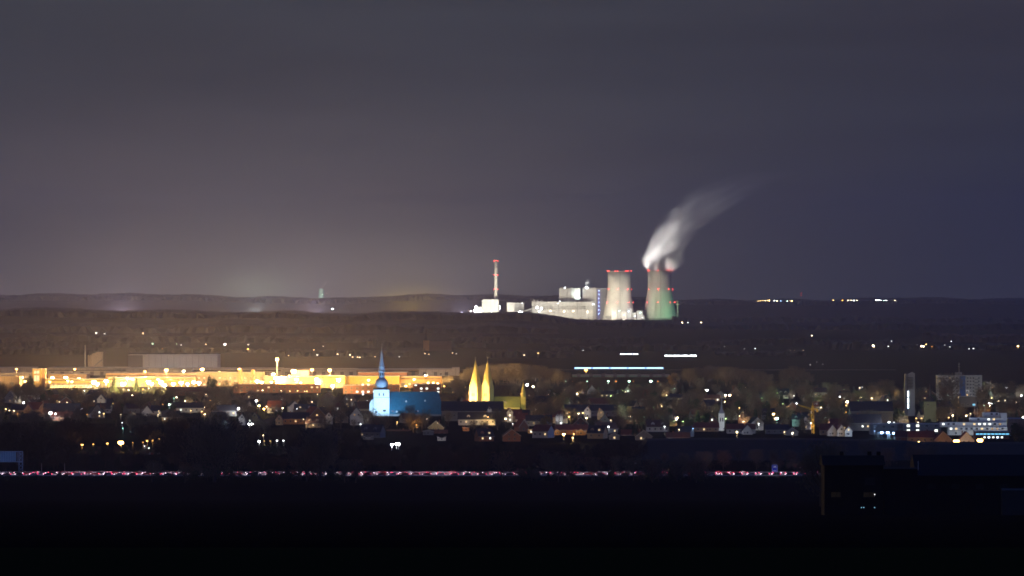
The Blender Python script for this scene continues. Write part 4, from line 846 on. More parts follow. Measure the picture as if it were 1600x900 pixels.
# small dark spired church
d = 3150.0; q = d/F; t = thing('small_green_church', 'small church with a low green tower and dark needle spire', 'church', (X(1454,d),d,0)); zw = Z(627.5,d)
MB().box(-9*q,0,0,9*q,9,zw).build('tower', mat('green_render',(.15,.18,.13)), t); MB().lathe([(8*q,0),(4*q,3),(2.2*q,4),(2.2*q,6),(.08,Z(600,d)-zw)],8,(0,4.5,zw)).build('spire', M['dark_roof'], t)
win(t,-4*q,-.02,zw-2.2,1.2,1.8,'dark'); protect(1444,600,1465,640,d); hooded(X(1450,d), d-16, 0, 2, 'lime', 5, X(1452,d), d, 12, 'hooded light on the small green church tower', w=.8, hh=.5)
# terraced white apartments
d = 2867.0; q = d/F; t = thing('terraced_apartments', 'white stepped apartment building with terraces and a few lit windows', 'apartment building', (X(1526,d),d,0))
for i,(a,b,top,bot,y) in enumerate([(1541,1565.5,646,652,14),(1519,1566,653.5,660,9),(1471,1574,660.5,667,4),(1482,1574,667.5,674,0)]):
    x0, x1 = (a-1526)*q, (b-1526)*q; fl = MB().box(x0,y,0 if i==3 else Z(bot,d)-.3,x1,y+12-i,Z(top,d)).build('storey', M['plaster'], t)
    MB().box(x0,y-1.6,Z(bot,d)+.1,x1-4,y-.02,Z(bot,d)+1.0).build('balcony_front', M['white_wall'], fl)
    n = int((x1-x0)/3.4)
    for k in range(n):
        if HR.random() < .8: win(fl, x0+(k+.5)*3.4, y-.02, Z(bot,d)+1.75, 1.6, 1.3, HR.choice(['dark','dark','dark','warm','white','dim']))
MB().box((1566-1526)*q+.02,8,0,(1566-1526)*q+4,14,Z(646,d)).build('lift_tower', M['plaster'], t)
for px in (1526,1530,1542): MB().tube(((px-1526)*q,12,Z(652,d)),((px-1526)*q,12,Z(636+(px==1530)*2,d)),.12).build('flagpole', M['frame'], t)
protect(1471,640,1575,675,d)
for k,(px,c,s) in enumerate([(1490,'white',150),(1520,'white',190),(1548,'white',260),(1570,'white',180)]): hooded(X(px,d), d-15, 0, 2, c, s, X(px,d)+1, d, 6, 'hooded light before the terraced apartments, %s of four' % nth(k), w=1, hh=.6)
hall(1575,1640,655,2900,'grey commercial building at the right edge behind the terraced apartments','tan',20,name='commercial_building',cat='commercial building',win_rows=2,wk='white',lit=.3,base=672)
hall(1412,1470,663,2900,'low flat roofed block with green and white lit windows','grey_wall',14,name='flat_roofed_block',cat='office building',win_rows=2,wk='white',lit=.45,base=680)
hall(1395,1412,662.5,2905,'small dark flat roofed block beside the blue lights','dark_panel',12,name='flat_roofed_block',cat='office building',win_rows=1,wk='warm',lit=.5,base=672)
eaves(1362,628,655,66,3050,'large dark hipped hall in front of the concrete bell tower','dark_panel','dark_roof',None,0,16,lit=.2)
eaves(1352,648,668,50,2960,'long dark building with a white lit window above the blue lights','dark_panel','dark_roof','white',12,12,lit=.4)
hall(1360,1402,663,2880,'pale low building with the blue lit forecourt','grey_wall',10,name='shop_building',cat='shop',win_rows=2,wk='white',lit=.3,base=678)
hall(1524,1577,675,2790,'long low shop with a cyan lit window strip','brick',12,name='shop_building',cat='shop',base=690)
sh = [o for o in COL.objects if o.get('label','').startswith('long low shop')][0]
for k in range(9): win(sh, -9.5+k*2.4, -.05, 3.3, 2.2, 1.0, 'blue')
for k in range(5): win(sh, -5+k*2.8, -.05, 1.2, 1.4, 1.1, 'led' if k%2 else 'white')
for k,(px,py,s,sz) in enumerate([(1366.5,673.3,300,.55),(1377.5,676,1500,1.05),(1387,676,1700,1.1),(1397,677,1900,1.2),(1390,679,400,.6),(1372,676,200,.5)]):
    lamp(px,py,'blue',s,sz,h=5,d=2800,label='glaring blue white lamp on the forecourt, %s of six' % nth(k),group='blue lamps of the forecourt',watts=s*5)
# green shed and its lamps
o = hall(895,1046,586.5,4800,'long green metal shed behind the row of greenish lamps','green_shed',30,doors=8,base=597)
for k,(px,c,s,sz) in enumerate([(884,'green',200,.8),(894.5,'orange',120,.6),(917.5,'green',420,1.0),(950.5,'green',700,1.3),(962.5,'orange',500,1.1),(983,'green',800,1.4),(989.5,'orange',200,.7),(1016.8,'green',1300,1.7),(1028,'orange',420,1.0)]):
    lamp(px,595.8,c,s,sz*.8,h=7,d=4280,label='%s lamp in front of the long green shed, %s from the left' % ('greenish white' if c=='green' else 'orange',nth(k)),group='lamps of the green shed',watts=s*10)
lamp(915.5,578.5,'sodium',2200,1.7,h=20,d=4250,label='tall bright orange lamp rising above the long green shed',watts=20000)
# crane
d = 2900.0; q = d/F; t = thing('tower_crane', 'yellow lit tower crane with a short jib pointing up to the left', 'crane', (X(1270,d),d,0)); zt = Z(641,d)
ms = MB()
for sx_ in (-.7,.7):
    for sy in (-.7,.7): ms.tube((sx_,sy,0),(sx_,sy,zt+3),.16,n=4)
for k in range(int(zt/1.4)): s_ = 1 if k%2 else -1; ms.tube((-.7*s_,-.7,k*1.4),(.7*s_,-.7,k*1.4+1.4),.12,n=4).tube((-.7,-.7*s_,k*1.4),(-.7,.7*s_,k*1.4+1.4),.12,n=4)
ms.build('mast', M['crane_yellow'], t)
jb = MB(); a = (0,0,zt); b = ((1246.5-1270)*q,0,Z(633,d))
for dy, dz in ((-.5,0),(.5,0),(0,1.0)): jb.tube((a[0],dy,a[2]+dz),(b[0],dy*.4,b[2]+dz*.4),.16,n=4)
for k in range(8):
    u = k/8; v = (k+1)/8; jb.tube((b[0]*u,-.5,lerp(u,a[2],b[2])),(b[0]*v,0,lerp(v,a[2],b[2])+.8),.1,n=4)
jb.build('jib', M['crane_yellow'], t)
MB().tube((0,0,zt+1),(0,0,zt+5),.3,.15).tube((.3,0,zt+1),(3.5,0,zt+.6),.35).box(2.4,-.7,zt-1.2,3.6,.7,zt+.4).build('counter_jib', M['crane_yellow'], t); MB().box(-1.5,-1.6,zt-2.2,-.75,-.75,zt-.4).build('cab', M['white_wall'], t)
protect(1245,628,1275,672,d); hooded(X(1270,d)-3, d-10, 0, 3, 'yellow', 1300, X(1268,d), d, 13, 'hooded work light on the yellow crane', w=1, hh=.6)

# notable houses ------------------------------------------------------
gable(15.5,611,626,16,3700,'grey gabled house at the left edge under the two dark conifers','grey_wall','dark_roof','white',40,12)
eaves(35,632,645,34,3330,'long dark roofed house with two small lamps at the left edge','cream_wall','dark_roof','warm',50,10,lit=.5)
gable(44,632,644,14,3300,'salmon fronted house with an orange lit courtyard roof','cream_wall','red_roof','orange',160)
eaves(58,629,643,28,3320,'orange lit red roof between two salmon gables','cream_wall','red_roof','orange',240,10)
gable(68,629,640,13,3290,'salmon gable right of the orange lit red roof','cream_wall','red_roof','orange',260)
eaves(96,631,648,56,3200,'wide dark slate roofed house behind the glaring white street lamp','grey_wall','dark_roof',None,0,12,lit=.1)
gable(158,616,631,12,3550,'bright white steep gable with a pale side wing','white_wall','dark_roof','warm',200)
eaves(169,623,630,13,3560,'pale side wing of the bright white steep gable house','cream_wall','dark_roof','yellow',120,8)
gable(152,633,648,20,3250,'timber framed dark gable below the bright white steep gable','grey_wall','dark_roof','white',45)
gable(230,634,647,17,3300,'clean white triangular gable with two dark windows','white_wall','dark_roof','white',180)
eaves(244,634,646,20,3310,'dark roof adjoining the clean white triangular gable','white_wall','dark_roof','white',40)
eaves(295,629,640,50,3400,'long white lit flat roofed row left of the tall bare tree','white_wall','dark_roof','teal',120,10,lit=.4)
eaves(352,633,648,34,3300,'dark hipped house beside the three clustered lamps','grey_wall','dark_roof',None,0,10,lit=.1)
gable(378,647,656,10,3080,'small white gable below the three clustered lamps','white_wall','dark_roof','white',160,9)
gable(398,645,655,9,3100,'small greenish gable below the three clustered lamps','cream_wall','dark_roof','lime',60,9)
gable(351,655,668,12,3000,'pale blue gable in the dark trees of the left half','white_wall','dark_roof','teal',50,9)
eaves(476,632,644,32,3350,'black roofed house with two small dormer lights','grey_wall','dark_roof',None,0,10,dormer=True,lit=0)
gable(490,636,652,30,3220,'broad red tiled roof house with orange walls','ochre','red_roof','orange',90,10,rz=.6)
eaves(462,645,662,40,3100,'low house with a bright orange lit front','ochre','dark_roof','orange',420,10)
gable(436,649,657,11,3080,'cream gable left of the bright orange lit front','cream_wall','red_roof','warm',120,9)
gable(514,644,654,10,3100,'white side gable right of the broad red roof','white_wall','red_roof','warm',140,9)
eaves(570,628,640,24,3330,'tan gabled house left of the pale church tower','tan','brown_roof','warm',80)
gable(557,637,654,20,3080,'pale violet lit house left of the pale church tower','white_wall','dark_roof','white',90,10)
# dark apartment rows before the estate
hall(536,624,602,4020,'dark long apartment row behind the onion domed church with small lit windows','brick',14,name='apartment_row',cat='apartment building',win_rows=3,wk='white',lit=.35,base=612)
hall(645,689,601,4010,'dark apartment row right of the onion dome with two bright windows','brick',14,name='apartment_row',cat='apartment building',win_rows=3,wk='white',lit=.2,base=612)
hall(365,500,601,4060,'very long dark roofed row in front of the yellow halls','brick',14,name='apartment_row',cat='apartment building',win_rows=2,wk='warm',lit=.12,base=608)
eaves(290,605,620,60,3950,'dark red long roof left of the tall bare tree','brick','red_roof',None,0,14,lit=.1)
# around the twin spires
eaves(738,628,660,96,3180,'big black roofed building in front of the twin spires','grey_wall','dark_roof',None,0,18,lit=.08)
eaves(745,645,660,58,3080,'white walled house with dark roof and dormers below the twin spires','white_wall','dark_roof','white',110,10,dormer=True,lit=.4)
gable(765,636,648,6,3120,'tiny pointed white gable below the second spire','white_wall','dark_roof','white',140,6)
gable(797,638,650,9,3150,'steep narrow dark gable framed in white','white_wall','brown_roof','warm',60,8)
eaves(800,640,652,30,3160,'dark red roof right of the steep narrow gable','cream_wall','red_roof','white',80)
gable(681,658,674,24,2950,'steep pale green gable with one lit window','cream_wall','brown_roof','lime',200,16)
eaves(686,672,682,26,2900,'orange lit shed in front of the steep pale green gable','ochre','brown_roof','orange',400,7)
gable(669,672,686,16,2870,'grey roofed gable left of the orange lit shed','grey_wall','dark_roof','white',30,8)
gable(690,685,692,13,2760,'small white garden house gable','white_wall','dark_roof','white',110,7)
eaves(622,672,682,36,2950,'long house with orange glowing wall behind bare trees','ochre','brown_roof','orange',260,8)
gable(728,668,678,10,2950,'orange lit small gable beside a bushy tree','ochre','brown_roof','orange',200,8)
gable(575,684,696,16,2780,'pale timber framed gable among dark trees','grey_wall','dark_roof','white',50,8)
# centre right
eaves(930,633,648,94,3300,'very long black roofed row behind the white triangular gable','grey_wall','dark_roof',None,0,16,lit=.05)
gable(918,635,646,11,3260,'bright white triangular gable with two slit windows','white_wall','dark_roof','white',260,8)
gable(939,639,650,11,3200,'pale framed dark gable right of the bright white triangular gable','grey_wall','dark_roof','white',60,8)
gable(945,648,662,14,3060,'pale weathered gable below the two white triangles','grey_wall','dark_roof','white',60,8)
for px, dd, w_ in ((871,3020,6),(877,3018,5)): gable(px,646.5,657,w_,dd,'tiny pointed white gablet above orange houses, %s of the pair' % ('outer' if px<875 else 'inner'),'white_wall','red_roof','white',120,6)
eaves(893,664,682,50,2880,'long orange glowing house with a lamp on its wall','ochre','red_roof','orange',520,10,lit=0)
gable(871,671,681,9,2870,'orange lit arched gable at the left end of the long glowing house','ochre','brown_roof','yellow',260,5)
gable(907.5,671,680,14,2866,'brightest orange lit broad gable of the long glowing house','ochre','brown_roof','yellow',560,5)
gable(830,671,681,10,2900,'small orange lit gable with a round window','ochre','brown_roof','yellow',260,8)
eaves(1060,676,687,36,2790,'low house with an orange wall lit along its foot','ochre','brown_roof','orange',420,8)
gable(960,676,688,16,2780,'pale roofed gable among dark gardens','grey_wall','dark_roof','white',40,8)
gable(1006,672,688,26,2770,'big dim grey gable left of the low orange wall','grey_wall','dark_roof',None,0,10)
eaves(984,672,682,26,2860,'reddish lit house behind the pale roofed gable','ochre','red_roof','orange',120,8)
eaves(842,649,660,40,3060,'long roof with a grey blue wall above the orange gable','grey_wall','dark_roof','blue',60,8)
eaves(815,646,654,18,3100,'bright grey flat roofed garage left of the long blue grey wall','white_wall','red_roof','white',120,8)
gable(925,602,612,14,4000,'faint gabled house under the green shed lamps','white_wall','dark_roof','white',50,9); gable(981,604,612,14,3950,'small bluish gabled house under the green shed lamps','white_wall','dark_roof','teal',60,9)
eaves(948,611,618,22,3900,'dark house with one bright window under the green shed lamps','grey_wall','dark_roof',None,0,9,lit=.9)
gable(1150,605,615,18,3900,'cream gable behind the pair of warm lamps','cream_wall','brown_roof','yellow',200,9)
eaves(1110,617,624,30,3750,'low house with a yellowish lit roof left of the pair of warm lamps','cream_wall','brown_roof','yellow',60,9)
eaves(1056,616,624,28,3800,'dark house with a teal lit annex','grey_wall','dark_roof','teal',50,9)
gable(1301,664,681,15,2850,'white gable of the red roofed pair, nearer the crane','white_wall','red_roof','warm',130,10); 
gable(1315,664,681,13,2845,'white gable in the middle of the red roofed group','white_wall','red_roof','warm',180,10)
gable(1326,666,681,11,2840,'white gable of the red roofed group farthest from the crane','white_wall','red_roof','white',200,10)
eaves(1295,663,678,26,2870,'red tiled house right of the crane foot','cream_wall','red_roof',None,0,8,lit=0)
gable(1238,668,682,18,2860,'dim grey gabled house left of the crane with one lit window','grey_wall','dark_roof',None,0,10,lit=.5); eaves(1215,664,682,36,2890,'wide dark roofed house left of the crane','grey_wall','dark_roof',None,0,10,lit=.15)
gable(1510,675,690,24,2700,'broad pinkish gable between the two bright orange lamps','plaster','red_roof','warm',190,10)
gable(1474,674,690,26,2710,'dark framed gable left of the first bright orange lamp','cream_wall','red_roof','orange',40,10)
eaves(1440,674,690,40,2720,'red roofed house beside the small orange lamp','cream_wall','red_roof','yellow',90,10,lit=.1)
eaves(1412,674,688,24,2740,'dark red roofed house right of the blue lights','brick','red_roof',None,0,10,lit=0)

# street lamps of the town ---------------------------------------------
TL = [(37,629,'white',420,.8,'bright white street lamp left of the orange lit red roof'),(79,645.5,'white',1500,1.3,'most glaring white street lamp near the left edge'),(15,641.5,'warm',160,.5,'small lamp on the long dark roofed house, left one'),(22,641.8,'warm',220,.6,'small lamp on the long dark roofed house, right one'),
 (132,610.5,'white',160,.5,'small white lamp between the gatehouse conifers'),(147,627,'warm',200,.5,'small warm lamp beside the bright white steep gable'),(201,609.5,'warm',300,.6,'warm lamp below the conifer pair'),(264.5,632,'green',420,.8,'greenish lamp left of the tall bare tree'),(93,628,'warm',120,.4,'small lamp above the wide slate roof, first'),(105,628.5,'warm',120,.4,'small lamp above the wide slate roof, second'),
 (248,642,'warm',90,.4,'tiny warm lamp right of the clean white gable'),(272,622,'teal',80,.4,'tiny teal lamp over the flat roofed row, first'),(289.5,626.5,'warm',260,.6,'warm lamp over the flat roofed row'),(276,620,'teal',70,.4,'tiny teal lamp over the flat roofed row, second'),
 (320,647.5,'warm',420,.7,'warm white lamp right of the tall bare tree trunk'),(335,600,'yellow',140,.5,'yellow lamp at the top of the tall bare tree'),(322,616,'warm',120,.4,'dim lamp behind the tall bare tree'),(372.5,638.5,'white',1100,1.0,'cold white lamp beside the dark hipped house'),(400.8,626.5,'white',760,.9,'topmost cold lamp of the three clustered lamps'),(404.8,634,'yellow',900,1.0,'middle yellow lamp of the three clustered lamps'),(412.5,639,'sodium',1000,1.0,'lowest orange lamp of the three clustered lamps'),
 (389.5,662.5,'white',900,.7,'white double lamp in the dark garden, left glass'),(394,662.5,'white',900,.7,'white double lamp in the dark garden, right glass'),(405,690,'white',600,.75,'white lamp low in the dark belt, first of five'),(413,689,'yellow',120,.45,'dim lamp low in the dark belt, second of five'),(422.5,689,'yellow',140,.45,'dim lamp low in the dark belt, third of five'),(433,688.5,'white',240,.6,'pale lamp low in the dark belt, fourth of five'),(443,688.5,'white',220,.6,'pale lamp low in the dark belt, fifth of five'),(411.5,680,'warm',220,.45,'warm lamp above the five low lamps'),
 (128.5,695,'sodium',700,.8,'orange street lamp by the dark road, first from the left'),(146,694,'sodium',320,.55,'orange street lamp by the dark road, second from the left'),(168,693,'sodium',520,.7,'orange street lamp by the dark road, third from the left'),(189,692,'sodium',1800,1.2,'largest orange street lamp by the dark road'),(207.5,691.5,'sodium',160,.45,'small orange lamp right of the largest one'),(223.5,691,'sodium',200,.5,'small orange lamp before the yellow lit tree'),(230,689,'sodium',460,.7,'orange lamp under the yellow lit tree, first'),(238.5,688,'sodium',520,.75,'orange lamp under the yellow lit tree, second'),(249.5,685.5,'sodium',560,.75,'orange lamp under the yellow lit tree, third'),(226,697,'white',120,.4,'small white lamp below the yellow lit tree'),(233,700,'white',140,.4,'small white lamp beside the parked cars'),(191,660.5,'white',120,.4,'small white lamp above the largest orange one'),(192,669,'teal',110,.4,'small teal lamp above the largest orange one'),
 (441.5,637.5,'warm',380,.6,'warm lamp above the low orange lit front'),(474,655,'warm',90,.35,'small lamp on the broad red roof house'),(496,616,'warm',120,.4,'dim lamp in the park before the estate, right'),(453,611,'yellow',240,.6,'yellow window lamp in the park before the estate'),(476.5,611.5,'warm',120,.4,'dim lamp in the park before the estate, middle'),(487.5,628,'warm',160,.4,'dim warm lamp right of the black dormer house'),
 (612.5,695,'white',1600,1.0,'glaring white lamp in the dark belt, left of the pair'),(619.5,694,'white',1300,.9,'glaring white lamp in the dark belt, middle'),(623,694,'white',1300,.9,'glaring white lamp in the dark belt, right'),(567,616,'white',260,.6,'white lamp left of the pale church tower'),(549,624.5,'warm',140,.4,'small lamp at the dark row left of the pale church tower'),(701,627.5,'yellow',420,.7,'yellow lamp left of the twin spires'),(694,603.5,'sodium',520,.9,'orange lamp at the right end of the estate'),
 (717,628,'orange',60,.3,'tiny orange lamp left of the twin spires'),(790,654.5,'warm',520,.7,'warm lamp right of the white walled house'),(684,661,'warm',60,.3,'tiny lamp at the steep pale green gable'),(730,651,'white',140,.4,'small lamp on the white walled house, left'),(762.5,651.5,'yellow',240,.5,'small lamp on the white walled house, right'),(801,662,'white',90,.35,'tiny lamp below the dark red roof'),
 (823.5,601.5,'white',1400,1.1,'cold white lamp right of the choir turret'),(833,604,'warm',800,.9,'warm white lamp right of the cold one'),(902,615.2,'warm',420,.6,'warm lamp left of the bright windowed house'),(954.5,656.5,'warm',130,.4,'small lamp by the weathered gable'),(881,678.5,'yellow',1100,.9,'yellow lamp on the long orange glowing house'),(895,684,'yellow',420,.6,'yellow lamp at the foot of the orange glowing house'),(896.5,678,'yellow',260,.5,'small yellow wall lamp of the orange glowing house'),(1058.5,652.5,'warm',420,.6,'warm lamp among the dark houses'),(1061,671,'warm',150,.4,'small lamp in the dark tree above the low orange wall'),(1034,634.5,'warm',110,.4,'dim lamp behind the dark tree'),(1041.5,617.5,'warm',160,.45,'dim lamp beside the teal lit annex'),
 (1104.6,609.5,'white',900,1.0,'cold white lamp above the dark church hall'),(1133.5,617.5,'warm',700,.9,'warm lamp of the pair below the cream gable, left'),(1140,617.5,'warm',900,1.0,'warm lamp of the pair below the cream gable, right'),(1151.5,675,'warm',520,.6,'warm lamp at the end of the dark red church hall'),(1083,669.5,'blue',160,.4,'small bluish lamp on the house left of the church'),(1155.5,650,'warm',180,.45,'warm lamp beside the pinkish bare tree'),(1208.5,647,'yellow',900,.95,'yellow lamp above the teal one'),(1213.8,653.8,'teal',900,.95,'round teal lamp left of the crane'),(1223,631,'lime',200,.5,'small greenish lamp in the green lit tree, left'),(1244.5,630.5,'white',420,.65,'small white lamp in the green lit tree, right'),(1240.5,618.5,'white',90,.35,'tiny white lamp above the green lit tree'),
 (1323.5,628,'warm',900,.95,'warm lamp right of the green lit poplar, upper'),(1322,633.5,'yellow',260,.55,'warm lamp right of the green lit poplar, lower'),(1343,606,'warm',160,.5,'dim lamp among the bare trees left of the bell tower, first'),(1347,605,'white',90,.4,'dim lamp among the bare trees left of the bell tower, second'),(1362,622.5,'warm',300,.6,'warm lamp on the hipped hall roof line'),(1225.5,675,'warm',160,.4,'small warm lamp on the wide dark house left of the crane'),(1238.5,676,'warm',220,.45,'small warm lamp on the grey gabled house left of the crane'),(1267,661,'white',260,.5,'white lamp at the foot of the crane'),
 (1334.5,659,'warm',520,.65,'warm lamp on the long dark building'),(1389,659.5,'white',460,.7,'white lamp above the blue lights'),(1431.5,653.5,'yellow',240,.5,'yellow lamp on the flat roofed block, first'),(1440,653.5,'yellow',240,.5,'yellow lamp on the flat roofed block, second'),(1488.5,649,'warm',420,.6,'warm lamp on the dark roof by the terraces, left'),(1509.5,649.5,'warm',420,.6,'warm lamp on the dark roof by the terraces, right'),(1545.5,630,'white',360,.6,'white lamp below the slab block, first'),(1549.5,630.5,'white',300,.5,'white lamp below the slab block, second'),(1596,618,'white',500,.7,'white lamp at the right edge of the town'),(1598.5,652,'white',500,.8,'white lamp on the commercial building at the right edge'),
 (1435.5,690.5,'yellow',700,.7,'small orange yellow lamp on the embankment edge'),(1494.2,690,'sodium',2600,1.3,'big orange lamp on the embankment edge, nearer the middle'),(1531,688.5,'sodium',2100,1.25,'big orange lamp on the embankment edge, nearer the right end')]
for (px,py,c,s,sz,lb) in TL:
    kw = {}
    hh = 6
    dd = DG(py, hh)
    if py > 684: kw['d'] = 2560.0; kw['watts'] = min(7000, 6*s)
    if px > 1400 and py > 686: kw['d'] = 2660.0
    lamp(px,py,c,s,sz*(1.5 if s > 1400 and c == 'sodium' else .85),h=hh,label=lb,group='street lamps of the town',glow=4.5,**dict(dict(watts=min(10000,TOWN*.75*(s+60))), **kw))

# ------------------------------------------------------------------ motorway (about 2.26 km)
mw = MB(); mw.box(-900,2228,0,900,2240.5,.30).box(-900,2243.5,0,900,2256,.30); tag(mw.build('motorway', M['asphalt']), kind='structure')
mk = MB()
for y in (2228.6,2240.0,2244.0,2255.4): mk.add([(-900,y,.306),(900,y,.306),(900,y+.2,.306),(-900,y+.2,.306)],[(0,1,2,3)])
for y in (2234.3,2249.7):
    for k in range(100): x = -900+k*18; mk.add([(x,y,.306),(x+6,y,.306),(x+6,y+.15,.306),(x,y+.15,.306)],[(0,1,2,3)])
tag(mk.build('motorway_markings', M['sign_white']), kind='structure')
def barrier(y, label, z=.75):
    b = MB(); b.box(-880,y-.05,z-.18,880,y+.05,z+.16)
    for k in range(440): x = -880+k*4; b.box(x-.06,y+.06,0,x+.06,y+.18,z+.1)
    o = b.build('crash_barrier', mat('galvanised_rail', (.55,.57,.6), rough=.5)); tag(o, label, 'crash barrier')
barrier(2224.5, 'steel crash barrier along the near edge of the motorway'); barrier(2258, 'steel crash barrier along the far edge of the motorway', .95)
o = MB().prismx([(2241.7,.0),(2241.85,.9),(2242.15,.9),(2242.3,.0)],-880,880).build('median_barrier', M['concrete']); tag(o,'concrete wall dividing the two carriageways of the motorway','median barrier')
CR = random.Random(21)
def car_proto(paint, kind):
    b = MB(); b.prism([(-2.15,.35),(2.2,.35),(2.2,.75),(1.35,.92),(.55,1.42),(-1.2,1.45),(-1.9,1.0),(-2.15,.95)],-.85,.85)
    b.cm = 1; b.prism([(-.95,.98),(.95,.98),(.48,1.36),(-1.1,1.38),(-1.55,1.0)],-.86,-.851).prism([(-.95,.98),(.95,.98),(.48,1.36),(-1.1,1.38),(-1.55,1.0)],.851,.86)
    b.cm = 2
    for xx in (-1.35,1.4):
        for yy in (-.86,.66): b.tube((xx,yy,.32),(xx,yy+.2,.32),.32,.32,10)
    o = put('car', b.mesh('car', [M[paint], M['glass'], M['tyre']]))
    for yy in (-.7,.7):
        l = MB().box(2.05,yy-.2,.62,2.27,yy+.2,.86).build('headlight', E['headl'], o)
        l = MB().box(-2.22,yy-.2,.70,-2.02,yy+.2,.98).build('taillight', E['tail'], o)
    return o
protos = [car_proto(p,'car') for p in ('car_dark','car_silver','car_red')]
used = set(); n_car = 0
for (ly, rz, lane) in ((2231.6,math.pi,0),(2237.2,math.pi,1),(2246.8,0,2),(2252.6,0,3)):
    x = X(-40,2263)+CR.uniform(0,6)
    while x < X(1320,2263):
        p = CR.choice(protos); lb = 'small car on the nearer motorway carriageway with its lights on' if lane < 2 else 'small car on the farther motorway carriageway with red lights glowing'
        g = 'cars on the nearer carriageway' if lane < 2 else 'cars on the farther carriageway'
        if p.name not in used: o = p; used.add(p.name); o.location = (x,ly,.31); o.rotation_euler.z = rz; tag(o,lb,'car',g)
        else:
            o = p.copy(); COL.objects.link(o); o.location = (x,ly,.31); o.rotation_euler.z = rz; tag(o,lb,'car',g)
            for ch in p.children:
                c = ch.copy(); COL.objects.link(c); c.parent = o
        if n_car % 2 == 0:
            l = bpy.data.lights.new('beam_glow', 'POINT'); l.color = (1,.75,.92) if lane < 2 else (1,.12,.22); l.energy = 400 if lane < 2 else 400; l.shadow_soft_size = .15
            lo = bpy.data.objects.new('beam_glow', l); COL.objects.link(lo); lo.parent = o; lo.location = (2.9 if lane < 2 else -2.8,0,.8)
        n_car += 1
        x += CR.uniform(5.6,7.5) if CR.random() < .86 else CR.uniform(9,18)
# gantry, left edge
d = 2292.0; q = d/F; t = thing('sign_gantry', 'blue lit steel gantry standing over the motorway at the left edge', 'gantry', (X(12,d),d,0)); zt = Z(705.5,d); zb = Z(721.5,d)
f = MB()
xs = [(-22)*q,(20.5)*q]
for x in xs:
    for dx in (-1.0,1.0): f.tube((x+dx,0,0),(x+dx,0,zt),.16,n=4)
    for k in range(5): f.tube((x-1,0,k*2),(x+1,0,k*2+2),.10,n=4).tube((x+1,0,k*2),(x-1,0,k*2+2),.10,n=4)
gb = mat('pale_blue_steel', (.16,.30,.45), rough=.5); f.build('post_frame', gb, t)
f = MB()
for z in (zt,zb):
    for y in (-.5,.5): f.tube((xs[0]-1,y,z),(xs[1]+1,y,z),.17,n=4)
for k in range(19):
    x = lerp(k/18, xs[0]-1, xs[1]+1); f.tube((x,-.5,zb),(x,-.5,zt),.12,n=4)
f.build('truss', gb, t); MB().box(xs[0]-.6,-.3,zb+.3,xs[1]-2.5,-.1,zt-.3).build('sign_panel', mat('blue_panel',(.05,.16,.30)), t)
protect(-5,700,36,738,d); hooded(X(14,d), d-14, 0, 1.2, 'blue', 160, X(12,d), d, 8.5, 'hooded light under the blue gantry', w=1.2, hh=.5)
# blue sign
d = 2220.0; q = d/F; t = thing('motorway_sign', 'small bright blue motorway sign with white border beside the carriageway', 'road sign', (X(1210.5,d),d,0))
zb = Z(737.5,d); zt = Z(726,d); hw = 4.6*q
for x in (-.9,.9): MB().tube((x,.15,0),(x,.15,zt),.07).build('post', M['steel'], t)
sg = MB().prism([(-hw,zb),(hw,zb),(hw,zt-.3),(hw-.3,zt),(-hw+.3,zt),(-hw,zt-.3)],0,.06).build('board', M['sign_blue'], t)
w = MB()
for (x0,z0,x1,z1) in ((-hw+.12,zb+.12,hw-.12,zb+.24),(-hw+.3,zt-.24,hw-.3,zt-.12),(-hw+.12,zb+.24,-hw+.24,zt-.3),(hw-.24,zb+.24,hw-.12,zt-.3)): w.box(x0,-.012,z0,x1,-.003,z1)
w.build('border', M['sign_white'], sg)
zc = (zb+zt)/2; MB().prism([(-.62,zc+.35),(.05,zc+.35),(-.2,zc+.6),(.1,zc+.8),(.75,zc+.1),(.75,zc+.9),(.55,zc+1.1),(-.62,zc+1.1)],-.012,-.003).box(-.8,-.012,zb+.55,.8,-.003,zb+.75).build('arrow', M['sign_white'], sg)
protect(1204,723,1217,739,d); hooded(X(1210,d), d-6, 0, .8, 'white', 220, X(1210.5,d), d, 4, 'hooded light before the blue motorway sign', w=.6, hh=.3)  # the lamp is added to brighten the sign board
for i,px in enumerate((65,101,240)): tag(MB().lathe([(.16,0),(.09,Z(724,2288))],6).build('steel_pole', M['steel'], None, (X(px,2288),2288,0)), 'thin steel pole behind the motorway, %s from the gantry' % nth(i), 'pole', 'thin poles behind the motorway')

# embankment that cuts off the town on the right
eb = MB(); pts = [(985,0,0),(1010,9.6,1),(1100,10.1,1),(1250,9.9,1),(1330,9.4,1),(1420,8.4,1),(1440,7.7,1),(1640,7.6,1),(2300,7.4,1)]; rows = []
for px, z, _ in pts:
    x = X(px,2500); rows.append([(x,2440,.0),(x,2490,z*.97),(x,2500,z),(x,2520,z),(x,2575,.0)])
for r_ in rows: eb.v += r_
for i in range(len(rows)-1):
    for j in range(4): a = i*5+j; eb.f.append((a,a+5,a+6,a+1)); eb.m.append(0)
tag(eb.build('embankment', mat('dark_turf', (.012,.013,.008), var=.5, scale=.05), smooth=False), kind='structure')

